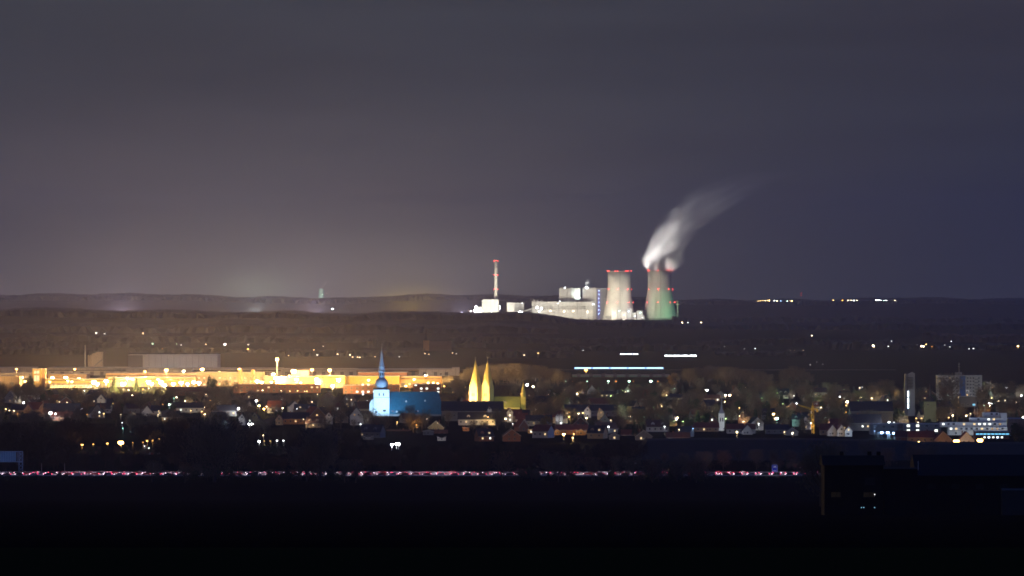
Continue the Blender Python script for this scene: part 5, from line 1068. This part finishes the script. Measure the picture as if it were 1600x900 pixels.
# distant traffic and train on the plain
def coach(x, y, L, c, label, name, cat, group, s):
    o = thing(name, label, cat, (x,y,0), 0, group)
    MB().prismx([(-1.3,.6),(-1.3,3.2),(-.9,3.5),(.9,3.5),(1.3,3.2),(1.3,.6)],-L/2,L/2).build('body', M['white_wall'], o)
    MB().box(-L/2+.6,-1.34,1.7,L/2-.6,-1.304,2.8).build('window_band', emis('lit_windows_%s'%name, c, s), o)
    for sx_ in (-1,1): 
        for q_ in (0,1.9): MB().tube((sx_*(L/2-2)-q_*sx_,-1.1,.45),(sx_*(L/2-2)-q_*sx_,1.1,.45),.45,.45,10).build('wheelset', M['tyre'], o)
    return o
d = DG(575,2.3)
for k in range(5): coach(X(898+k*28+13,d), d, 27.5*d/F, (.35,.62,1), 'blue lit railway coach of the long train on the plain, %s from the left' % nth(k), 'railway_coach', 'railway coach', 'coaches of the long train', 5)
tr = MB().box(X(700,d),d-2.6,0,X(1400,d),d+2.6,.02); tr.box(X(700,d),d-.8,.02,X(1400,d),d-.7,.18).box(X(700,d),d+.7,.02,X(1400,d),d+.8,.18); tag(tr.build('railway_track', M['steel']), kind='structure')
protect(893,571,1037,579,d)
for nm,(p0,p1,py,n,s,c) in {'upper':(948,1012,545,5,9,(1,.95,1)),'middle':(968,998,553.3,3,6,(.85,.9,1)),'lower':(1038,1089,556,4,26,(.9,.95,1))}.items():
    d = DG(py,2.2); w = (p1-p0)/n
    for k in range(n): coach(X(p0+(k+.5)*w,d), d+k*2, w*d/F*.93, c, 'coach with lit windows in the %s row on the plain, %s from the left' % (nm, nth(k)), 'lit_coach' + ('' if nm=='upper' else '_' + ('short' if nm=='middle' else 'bright')), 'coach', 'lit coaches on the plain', s)
    protect(p0,py-3,p1,py+3,d)
for k in range(9):
    lamp(1041+k*4,541.3,'white',110,.5,h=4,label='tiny lamp of the dotted row above the lowest coaches, %s from the left' % nth(k),group='dotted row of tiny lamps',far=True,mis=False)
for k in range(5):
    p = protos[k%3]; o = p.copy(); COL.objects.link(o); o.location = (X(229+k*4.6,2520),2520+k,0); o.rotation_euler.z = 1.2+.1*k; tag(o,'parked car below the yellow lit tree, %s from the left' % nth(k),'car','cars parked below the yellow lit tree')
    for ch in p.children:
        if ch.name.startswith('headlight'):
            c = ch.copy(); COL.objects.link(c); c.parent = o

# ------------------------------------------------------------------ dark farm in front, right
d = 900.0; q = d/F; g0 = GZ(X(1334,d),d)-1.5
DW = mat('dark_clay_wall', (.003,.003,.003)); DR = mat('old_dark_tiles', (.002,.002,.002)); M['frame'] = mat('weathered_frame', (.03,.03,.03)); WM['dark'] = window_mesh('window_old', M['glass'], 2)  # frame copy darkened: the unlit farm's shade is put into its colour
t = thing('farmhouse', 'dark farmhouse in front of the motorway with faintly lit windows', 'house', (X(1334,d),d,g0)); w = 92*q; ht = Z(727,d)-g0
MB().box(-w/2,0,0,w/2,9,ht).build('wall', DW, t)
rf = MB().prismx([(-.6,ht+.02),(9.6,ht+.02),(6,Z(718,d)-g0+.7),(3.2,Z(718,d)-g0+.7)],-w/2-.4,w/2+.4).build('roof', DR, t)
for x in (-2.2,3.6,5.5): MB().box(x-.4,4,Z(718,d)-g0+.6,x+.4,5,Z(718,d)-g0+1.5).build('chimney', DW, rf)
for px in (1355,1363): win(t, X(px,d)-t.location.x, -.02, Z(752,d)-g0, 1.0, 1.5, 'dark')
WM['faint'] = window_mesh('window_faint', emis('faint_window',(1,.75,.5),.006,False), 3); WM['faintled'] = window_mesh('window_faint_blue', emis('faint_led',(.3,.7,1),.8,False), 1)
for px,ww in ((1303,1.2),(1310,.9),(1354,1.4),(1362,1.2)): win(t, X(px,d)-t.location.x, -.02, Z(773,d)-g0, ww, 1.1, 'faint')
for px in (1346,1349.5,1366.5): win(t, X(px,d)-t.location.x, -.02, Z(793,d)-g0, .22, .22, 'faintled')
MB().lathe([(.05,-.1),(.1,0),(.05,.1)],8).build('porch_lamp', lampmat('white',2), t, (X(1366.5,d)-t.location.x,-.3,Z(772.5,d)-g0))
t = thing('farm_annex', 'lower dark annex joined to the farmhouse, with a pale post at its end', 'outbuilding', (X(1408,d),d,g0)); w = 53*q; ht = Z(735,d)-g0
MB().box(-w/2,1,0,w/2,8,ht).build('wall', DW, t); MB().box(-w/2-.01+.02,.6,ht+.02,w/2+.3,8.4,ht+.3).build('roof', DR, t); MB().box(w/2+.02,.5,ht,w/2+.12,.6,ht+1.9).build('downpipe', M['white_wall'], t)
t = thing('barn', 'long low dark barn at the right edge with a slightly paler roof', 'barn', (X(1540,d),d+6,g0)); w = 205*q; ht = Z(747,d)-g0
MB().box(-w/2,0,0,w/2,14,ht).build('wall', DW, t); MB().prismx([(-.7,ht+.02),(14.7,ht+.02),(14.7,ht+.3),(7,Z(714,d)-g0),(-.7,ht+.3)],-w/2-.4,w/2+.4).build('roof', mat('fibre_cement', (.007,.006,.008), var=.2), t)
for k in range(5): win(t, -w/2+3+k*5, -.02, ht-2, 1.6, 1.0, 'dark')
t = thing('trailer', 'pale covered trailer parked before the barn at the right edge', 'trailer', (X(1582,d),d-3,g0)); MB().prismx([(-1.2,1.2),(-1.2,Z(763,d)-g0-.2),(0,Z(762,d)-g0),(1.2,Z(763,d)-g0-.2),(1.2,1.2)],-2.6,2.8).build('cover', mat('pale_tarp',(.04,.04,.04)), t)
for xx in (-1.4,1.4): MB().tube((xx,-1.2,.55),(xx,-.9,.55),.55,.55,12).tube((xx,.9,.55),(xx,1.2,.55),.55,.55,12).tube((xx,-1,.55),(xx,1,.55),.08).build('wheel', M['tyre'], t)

M['frame'] = mat('window_frame', (.5,.5,.48)); WM['dark'] = window_mesh('window', M['glass'], 2)
# ------------------------------------------------------------------ filler houses in rows
FR = random.Random(99)
OCC = [(o.location.x, o.location.y, 9.0) for o in COL.objects if o.parent is None and o.get('category') in ('house','church','warehouse','apartment building','shop','office building','tower','crane','commercial building')]
OCCL = OCC[:]
def free(x, y, r):
    for (a, b, c) in OCC:
        if abs(x-a) < c+r and abs(y-b) < c+r: return False
    return True
ROWS = [(2800,560,1330,52,'foremost row before the embankment'),(2930,640,1330,50,'second row of the town'),(3080,330,1420,46,'row level with the white steeple'),(3230,0,1620,44,'row before the domed church'),(3420,0,1620,44,'row level with the twin spires'),(3620,0,1620,46,'row behind the twin spires'),(3830,0,1620,48,'hindmost row of the town')]
for (d0, p0, p1, st, nm) in ROWS:
    L_ = []; px = p0 + FR.uniform(0, st)
    while px < p1:
        for tr_ in range(5):
            d = d0+FR.uniform(-60,60); x = X(px+FR.uniform(-10,10), d); w = FR.uniform(9,15); dep = FR.uniform(8,11); wall = FR.uniform(2.8,5.2); ro = FR.uniform(3.2,5.2)
            if free(x,d,w*.6) and not blocks(x,d-dep/2,w+1,wall+ro+.8): L_.append((x,d,w,dep,wall,ro)); OCC.append((x,d,w*.6)); break
        px += st*FR.uniform(.75,1.7)
    L_.sort(key=lambda a: a[0]/a[1])
    for i,(x,d,w,dep,wall,ro) in enumerate(L_):
        ga = FR.random() < .38; rm = FR.choice(['red_roof','dark_roof','brown_roof','dark_roof']); wm = FR.choice(['cream_wall','brick','grey_wall','brick','grey_wall','white_wall'])
        if ga: w *= .75
        lk = {'red_roof':'red','dark_roof':'slate','brown_roof':'brown'}[rm]
        house(x,d,w,dep,wall,ro,ga,wm,rm,FR.uniform(-.45,.45),.5,'%s roofed %s, %s from the left in the %s' % (lk, 'gabled house' if ga else 'broad house', nth(i), nm),'houses of the town',dormer=(not ga and FR.random()<.3))
# small lamps added at random between the houses to brighten walls and trees
cnt = 0; LL = []
for k in range(4000):
    if len(LL) >= 185: break
    px = FR.uniform(0,1610); d = FR.uniform(2850,4050)
    if px < 540 and d < 3100: continue
    x = X(px,d)
    if not free(x,d,2.2) or blocks(x,d,1.5,6): continue
    OCC.append((x,d,4)); LL.append((px,d))
qn = [(-99,280,'near the left edge'),(280,560,'below the office block'),(560,860,'around the two churches'),(860,1120,'below the green shed'),(1120,1370,'around the crane'),(1370,1800,'near the slab block')]; qc = {}
for px,d in sorted(LL):
    z_ = [q_[2] for q_ in qn if q_[0] <= px < q_[1]][0]; i = qc.get(z_,0); qc[z_] = i+1
    c = FR.choice(['warm','yellow','sodium','yellow','orange','white','warm']) if px < 900 else FR.choice(['warm','yellow','lime','green','white','sodium','warm'])
    lamp(px,HY+(H-5.5)*F/d,c,FR.choice([160,260,420,600]),.5,h=5.5,d=d,label='small %s garden lamp among houses %s, %s from the left' % ({'lime':'greenish','sodium':'orange','orange':'deep orange'}.get(c,c), z_, nth(i)),group='small lamps among the houses',kind='garden_lamp',cat='garden lamp',prot=False,watts=FR.choice([3500,6000,9000]),glow=2.4)

# ------------------------------------------------------------------ trees
def tree_proto(name, h, rad, seed, tw=900, limbs=9, bm='bark', tm='twig', base=.22, tsize=1.0, shape=1.0):
    r = random.Random(seed); tr_ = MB(); cr = MB(); tips = []
    top = (r.uniform(-.3,.3), r.uniform(-.3,.3), h*.72)
    tr_.tube((0,0,-.3),(top[0]*.3,top[1]*.3,h*.3),h*.03,h*.022,7).tube((top[0]*.3,top[1]*.3,h*.3),top,h*.02,h*.006,6)
    for k in range(limbs):
        a = k*2.4+r.uniform(-.4,.4); z0 = h*(base+.42*k/limbs); rr_ = rad*r.uniform(.55,.95)*(1-.35*k/limbs); z1 = z0+h*r.uniform(.18,.38)
        m_ = (rr_*.5*math.cos(a), rr_*.5*math.sin(a), z0+(z1-z0)*.35); e_ = (rr_*math.cos(a), rr_*math.sin(a), min(z1,h*.93))
        tr_.tube((0,0,z0),m_,h*.015,h*.010,4).tube(m_,e_,h*.010,h*.004,4); tips += [m_, e_, e_]
        for j in range(2):
            b_ = a+r.uniform(-.9,.9); e2 = (e_[0]*.6+rad*.35*math.cos(b_), e_[1]*.6+rad*.35*math.sin(b_), min(h*.97, m_[2]+h*r.uniform(.1,.3))); tr_.tube(m_,e2,h*.008,h*.003,3); tips.append(e2)
    tips += [top, (top[0],top[1],h*.85)]
    for k in range(tw):
        c = r.choice(tips); sd = rad*.24
        p = Vector((c[0]+r.gauss(0,sd), c[1]+r.gauss(0,sd), min(h*1.02, max(h*base*.8, c[2]+r.gauss(0,sd*1.1)))))
        dr = Vector((p.x*.55/rad+r.gauss(0,.35), p.y*.55/rad+r.gauss(0,.35), .9*shape+r.gauss(0,.4))).normalized()
        l = h*r.uniform(.04,.11)*tsize; s_ = dr.cross(Vector((r.gauss(0,1),r.gauss(0,1),r.gauss(0,1)))).normalized()*h*.0068*tsize*r.uniform(.6,1.5)
        a_ = p; b_ = p+dr*l; cr.add([tuple(a_-s_),tuple(a_+s_),tuple(b_)],[(0,1,2)])
    o = put(name, None); put('trunk', tr_.mesh('trunk', M[bm]), o); put('crown', cr.mesh('crown', M[tm]), o)
    return o
def leafy_proto(name, h, rad, seed, n=900, m='leaf', ls=.05, base=.2, cone=False):
    r = random.Random(seed); tr_ = MB(); cr = MB()
    tr_.tube((0,0,-.3),(0,0,h*.8),h*.02,h*.006,6)
    if not cone:
        cl = []
        for k in range(14):
            a = r.uniform(0,6.28); z = h*r.uniform(base+.12,.9); q_ = rad*math.sin(math.pi*min(1,max(.1,(z/h-base)/(1.05-base))))*r.uniform(.2,.75); e = (q_*math.cos(a), q_*math.sin(a), z); cl.append(e); tr_.tube((0,0,z*.6),e,h*.006,h*.002,4)
    for k in range(n):
        if cone:
            z = h*(base+(1-base)*(1-math.sqrt(r.random()))); lay = (z/h*11)%1; rr_ = rad*(1-(z/h-base)/(1-base))*(.72+.33*(1-lay)); a = r.uniform(0,6.28); u = math.sqrt(r.uniform(.25,1)); p = Vector((rr_*u*math.cos(a), rr_*u*math.sin(a), z-.10*rr_*u))
            dr = Vector((math.cos(a),math.sin(a),-.45+r.gauss(0,.2))).normalized()
        else:
            c = r.choice(cl); sd = rad*.20; p = Vector((c[0]+r.gauss(0,sd), c[1]+r.gauss(0,sd), max(h*.08,c[2]+r.gauss(0,sd)))); dr = Vector((r.gauss(0,1),r.gauss(0,1),r.gauss(0,1))).normalized()
        l = h*ls*r.uniform(.6,1.4); s_ = dr.cross(Vector((r.gauss(0,1),r.gauss(0,1),r.gauss(0,1)))).normalized()*l*.42
        cr.add([tuple(p-s_),tuple(p+s_),tuple(p+dr*l+s_*.3),tuple(p+dr*l-s_*.3)],[(0,1,2,3)])
    o = put(name, None); put('trunk', tr_.mesh('trunk', M['bark']), o); put('crown', cr.mesh('crown', M[m]), o); return o
BARE = [tree_proto('bare_tree', 12, 4.6, 1, 1500), tree_proto('bare_tree', 12, 5.4, 2, 1700, limbs=11), tree_proto('bare_tree', 12, 3.6, 3, 1200, tm='twig_red'), tree_proto('bare_tree', 12, 5.0, 4, 1500, tm='twig_red', limbs=12)]
SLIM = [tree_proto('poplar', 14, 1.9, 8, 1100, limbs=14, base=.1, shape=1.8)]
BIG = [tree_proto('tall_bare_tree', 30, 13, 5, 7000, limbs=18, tsize=.62, base=.16), tree_proto('tall_bare_tree', 30, 10, 6, 6000, limbs=16, tsize=.62, base=.2)]
CON = [leafy_proto('conifer', 14, 3.2, 11, 1500, 'needle', .05, .06, True)]
EVG = [leafy_proto('evergreen_tree', 9, 3.4, 12, 1100, 'leaf', .06)]
BUSH = [leafy_proto('bush', 3, 1.9, 13, 420, 'leaf', .11, .05), tree_proto('bare_shrub', 4, 2.0, 14, 420, limbs=7, base=.05, tsize=1.2)]
LEAFY = [leafy_proto('leafy_tree', 9, 3.4, 15, 1300, 'dry_leaf', .055)]
ALLP = BARE+SLIM+BIG+CON+EVG+BUSH+LEAFY; usedp = set()
PH = {}
for L_, hh in ((BARE,12),(SLIM,14),(BIG,30),(CON,14),(EVG,9),([BUSH[0]],3),([BUSH[1]],4),(LEAFY,9)):
    for p in L_: PH[p.name] = hh
for p in ALLP: p['category'] = 'bush' if p in BUSH else 'tree'
def plant(p, x, y, h, label, group):
    s = h/PH[p.name] if p.name in PH else 1; z = GZ(x,y)
    if p.name not in usedp:
        usedp.add(p.name); o = p; o.location = (x,y,z); o.rotation_euler.z = FR.uniform(0,6.28); o.scale = (s,s,s); o['label'] = label
        if group: o['group'] = group
        return o
    return dup(p, (x,y,z), FR.uniform(0,6.28), s, label, group, p['category'])
# single trees one can point at
ST = [(335,652,2160,BIG[0],'tallest bare black tree before the motorway band in the left half'),(500,668,2175,BIG[1],'second tall bare black tree, right of the tallest one'),(1283,692,1250,BIG[1],'reddish bare tree beside the dark farmhouse'),
 (178,586,4080,CON[0],'dark conifer before the yard lamps, nearer the silo tower'),(213,589,4080,CON[0],'dark conifer before the yard lamps, nearer the tall bare tree'),(47,584,4090,CON[0],'pair of pointed dark conifers at the gatehouse tower, outer one'),(51,589,4085,CON[0],'pair of pointed dark conifers at the gatehouse tower, inner one'),
 (327,585,4000,CON[0],'slender dark conifer rising over the lit yard'),(333,592,3990,EVG[0],'round dark evergreen beside the slender conifer in the lit yard'),(352,595,4000,BARE[0],'bare tree right of the slender conifer'),(368,598,3960,BARE[2],'smaller bare tree right of the slender conifer'),
 (1052,583,4230,LEAFY[0],'round yellow green lit tree at the end of the green shed'),(1276,600,3900,SLIM[0],'green lit poplar behind the crane'),(248,672,2540,LEAFY[0],'yellow lit bushy tree above the orange street lamps'),(990,640,3010,BARE[1],'wide brown lit bare tree below the black roofed row'),(1003,640,2985,BARE[3],'brown lit bare tree right of the wide one'),(992,656,2860,CON[0],'small dark conifer before the brown lit trees'),(655,663,2900,CON[0],'dark conifer before the steep pale green gable'),(1166,640,2990,BARE[2],'pinkish bare tree right of the white steeple'),(1185,655,2960,BARE[0],'yellow lit bare tree beyond the dark church hall'),(1281,648,2960,BARE[2],'pale lit bare tree beside the crane foot'),(1290,655,2950,LEAFY[0],'yellow leafy tree beside the crane foot'),(1245,628,3200,BARE[1],'wide green lit bare tree left of the crane jib'),(1225,632,3220,BARE[3],'second green lit bare tree left of the crane jib'),
 (730,668,2960,LEAFY[0],'orange lit bushy tree above the small orange gable'),(853,650,2930,LEAFY[0],'golden bushy tree left of the long orange glowing house'),(1450,655,2950,EVG[0],'light green lit tree before the flat roofed block'),(1552,627,3000,CON[0],'dark conifer behind the terraced apartments'),(1590,662,2640,EVG[0],'big dark evergreen at the right edge before the cyan lit shop'),(1604,658,2650,BARE[1],'bare tree at the right edge before the cyan lit shop'),(640,634,3230,BARE[1],'round dark bare tree before the blue lit nave roof'),(1488,586,3700,BARE[1],'bare tree before the left end of the slab block'),(1476,592,3720,BARE[0],'bare tree left of the slab block'),(1478,605,3650,BARE[3],'brownish tree below the left half of the slab block'),(1535,604,3700,BARE[1],'bare tree right of the slab block'),(640,600,4180,BARE[3],'yellow lit tree between the two dark apartment rows')]
for (px,top,d,p,lb) in ST:
    x = X(px,d); h = Z(top,d)-GZ(x,d); o = plant(p,x,d,h,lb,None); OCC.append((x,d,2.5))
    w = h*.5*F/d; 
MASS = {}
def mass_plant(key, p, x, y, h):
    b = MASS.setdefault(key, MB()); sc_ = h/PH[p.name]; a = FR.uniform(0,6.28); ca, sa = math.cos(a)*sc_, math.sin(a)*sc_; z = GZ(x,y)
    for ch in p.children:
        b.cm = 0 if ch.name.startswith('trunk') else 1
        b.add([(x+v.co.x*ca-v.co.y*sa, y+v.co.x*sa+v.co.y*ca, z+v.co.z*sc_) for v in ch.data.vertices], [tuple(f.vertices) for f in ch.data.polygons])
def scatter(n, p0, p1, d0, d1, h0, h1, protos_, label, group, toprow=None, r=2.5, chk=True, tries=12):
    c = 0
    for k in range(n*tries):
        if c >= n: break
        px = FR.uniform(p0,p1); d = FR.uniform(d0,d1); h = FR.uniform(h0,h1); x = X(px,d); z = GZ(x,d)
        if toprow is not None:
            tp = interp(toprow, px)+FR.uniform(0,5)
            if Z(tp,d)-z < h: h = Z(tp,d)-z
            if h < h0*.5: continue
        p = FR.choice(protos_); wd = h*.62
        if chk and (not free(x,d,r*.5) or blocks(x,d,wd,h)): continue
        OCC.append((x,d,r*.4)); c += 1
        if group == 'mass': mass_plant(label, p, x, d, h)
        else: plant(p,x,d,h,label,group)
    return c
scatter(170,690,1640,4330,4900,13,21,BARE, 'brown bare wood behind the town, right of the twin spires','mass',[(690,590),(760,568),(800,566),(870,576),(900,584),(1040,584),(1080,575),(1110,571),(1180,578),(1210,586),(1240,572),(1280,590),(1330,600),(1400,596),(1420,590),(1600,600),(1700,600)],r=5)
scatter(60,-20,560,3500,4060,8,12,BARE+[EVG[0]], 'bare tree in the gardens before the industrial estate','trees before the industrial estate')
scatter(165,560,1640,2850,3980,8,14,BARE+[EVG[0],CON[0]], 'garden tree among the roofs of the town, right of the domed church','garden trees right of the domed church')
scatter(40,-20,560,2980,3480,6,10,BARE+[EVG[0],CON[0]], 'garden tree among the roofs of the town, left of the domed church','garden trees left of the domed church')
scatter(130,-30,570,2330,2900,11,18,BARE, 'dark wooded belt behind the motorway in the left half','mass',[(-30,662),(100,655),(200,668),(260,655),(330,650),(400,662),(560,672)],r=3)
scatter(90,560,1010,2330,2740,7,12,BARE, 'dark wooded belt behind the motorway below the churches','mass',[(560,680),(620,700),(700,690),(1010,692)],r=3)
scatter(430,-20,1640,2860,4020,8,15,BARE, 'bare garden trees and tall shrubs massed between the roofs of the town','mass',r=1.5)
scatter(26,1000,1460,2300,2420,7,13,BARE, 'reddish bare tree between the motorway and the embankment','bare trees below the embankment',[(1000,706),(1240,700),(1270,682),(1440,692)],r=2)
scatter(30,115,262,2500,2548,3,6,BUSH+[BARE[2]], 'small tree or shrub in front of the orange street lamps','shrubs before the orange street lamps',r=.8)
scatter(20,395,455,2500,2548,3,6,BUSH, 'shrub in front of the five low white lamps','shrubs before the five low lamps',r=.8)
scatter(90,-30,1000,2290,2335,5,11,BARE, 'dark wooded belt directly behind the motorway','mass',[(-30,700),(0,712),(60,722),(100,700),(1000,702)],r=1.5)
scatter(24,1180,1300,2290,2330,3,6,BARE+BUSH, 'low bush behind the blue motorway sign','bushes behind the motorway sign',r=1)
# verge in front of the motorway: gaps let the traffic through
for (a,b,n,h0,h1) in [(-30,300,26,2.0,3.4),(300,350,12,4,7),(350,400,7,2.5,5),(400,520,22,2.5,6),(520,760,20,1.6,3.6),(760,850,16,2.5,6),(850,1000,18,2,4.5),(1000,1105,30,4,8),(1105,1230,9,1.5,3.2),(1230,1300,6,1.8,4)]:
    scatter(n,a,b,2168,2216,h0,h1,BUSH+[BARE[0]], 'dark roadside bush against the motorway traffic band','roadside bushes before the motorway',r=.6)
for (a,b,n,h0,h1) in [(440,620,7,9,17),(780,1000,9,9,14),(1010,1110,7,9,12),(225,300,4,7,11)]:
    scatter(n,a,b,2150,2212,h0,h1,BARE, 'black bare tree standing in front of the motorway band','black trees before the motorway',[(225,705),(620,690),(780,700),(1100,712)],r=1)
LM = [(800+o.location.x*F/o.location.y, o) for o in COL.objects if o.parent is None and o.get('category') in ('house','church','tower','crane','warehouse','apartment building','street lamp') and not o.get('group') == 'houses of the town' and 3 <= len(o.get('label','').split()) <= 9 and o.location.y < 4400]
cntl = {}
for o in sorted([o for o in COL.objects if o.get('group') in ('garden trees right of the domed church','garden trees left of the domed church','trees before the industrial estate')], key=lambda o: o.location.x/o.location.y):
    px = 800+o.location.x*F/o.location.y; py = HY+(H-4)*F/o.location.y
    best = min(LM, key=lambda a: abs(a[0]-px)+1.5*abs(HY+(H-4)*F/a[1].location.y-py)+14*cntl.get(a[1].name,0))
    dx = px-best[0]; dy = py-(HY+(H-4)*F/best[1].location.y)
    rel = ('just left of' if dx < 0 else 'just right of') if abs(dx) > abs(dy) else ('behind' if dy < 0 else 'in front of')
    cntl[best[1].name] = cntl.get(best[1].name,0)+1; key = ('x', rel, best[1].name); n_ = cntl.get(key,0); cntl[key] = n_+1
    lk = {'bare_tree':'bare tree','evergreen_tree':'evergreen tree','conifer':'dark conifer'}.get(o.name.split('.')[0],'tree')
    lb = best[1]['label'].split(',')[0]
    o['label'] = '%s%s %s the %s' % ('' if n_ == 0 else nth(n_)+' ', lk, rel, lb)
for key, b in MASS.items(): tag(b.build('wooded_belt' if 'motorway' in key else 'town_wood', [mat('wet_bark',(.02,.017,.014)), mat('wet_twigs',(.022,.017,.012))] if 'motorway' in key else [M['bark'], M['twig']]), key, 'woodland', None, 'stuff')  # belt bark and twigs darkened: night shade put into their colour
for p in ALLP:
    if p.name not in usedp:
        for ch in list(p.children): bpy.data.objects.remove(ch)
        bpy.data.objects.remove(p)

# ------------------------------------------------------------------ haze
hb = MB().box(-8400,-460,-1.2,8400,25300,640)
hm = bpy.data.materials.new('haze_air'); hm.use_nodes = True; t = hm.node_tree; t.nodes.clear()
pv = t.nodes.new('ShaderNodeVolumePrincipled'); pv.inputs['Color'].default_value = (.72,.73,1.0,1); pv.inputs['Density'].default_value = 4.0e-5; pv.inputs['Anisotropy'].default_value = .62
o = t.nodes.new('ShaderNodeOutputMaterial'); t.links.new(pv.outputs[0], o.inputs['Volume'])
try: hm.cycles.homogeneous_volume = True
except Exception: pass
tag(hb.build('haze', hm), kind='stuff')
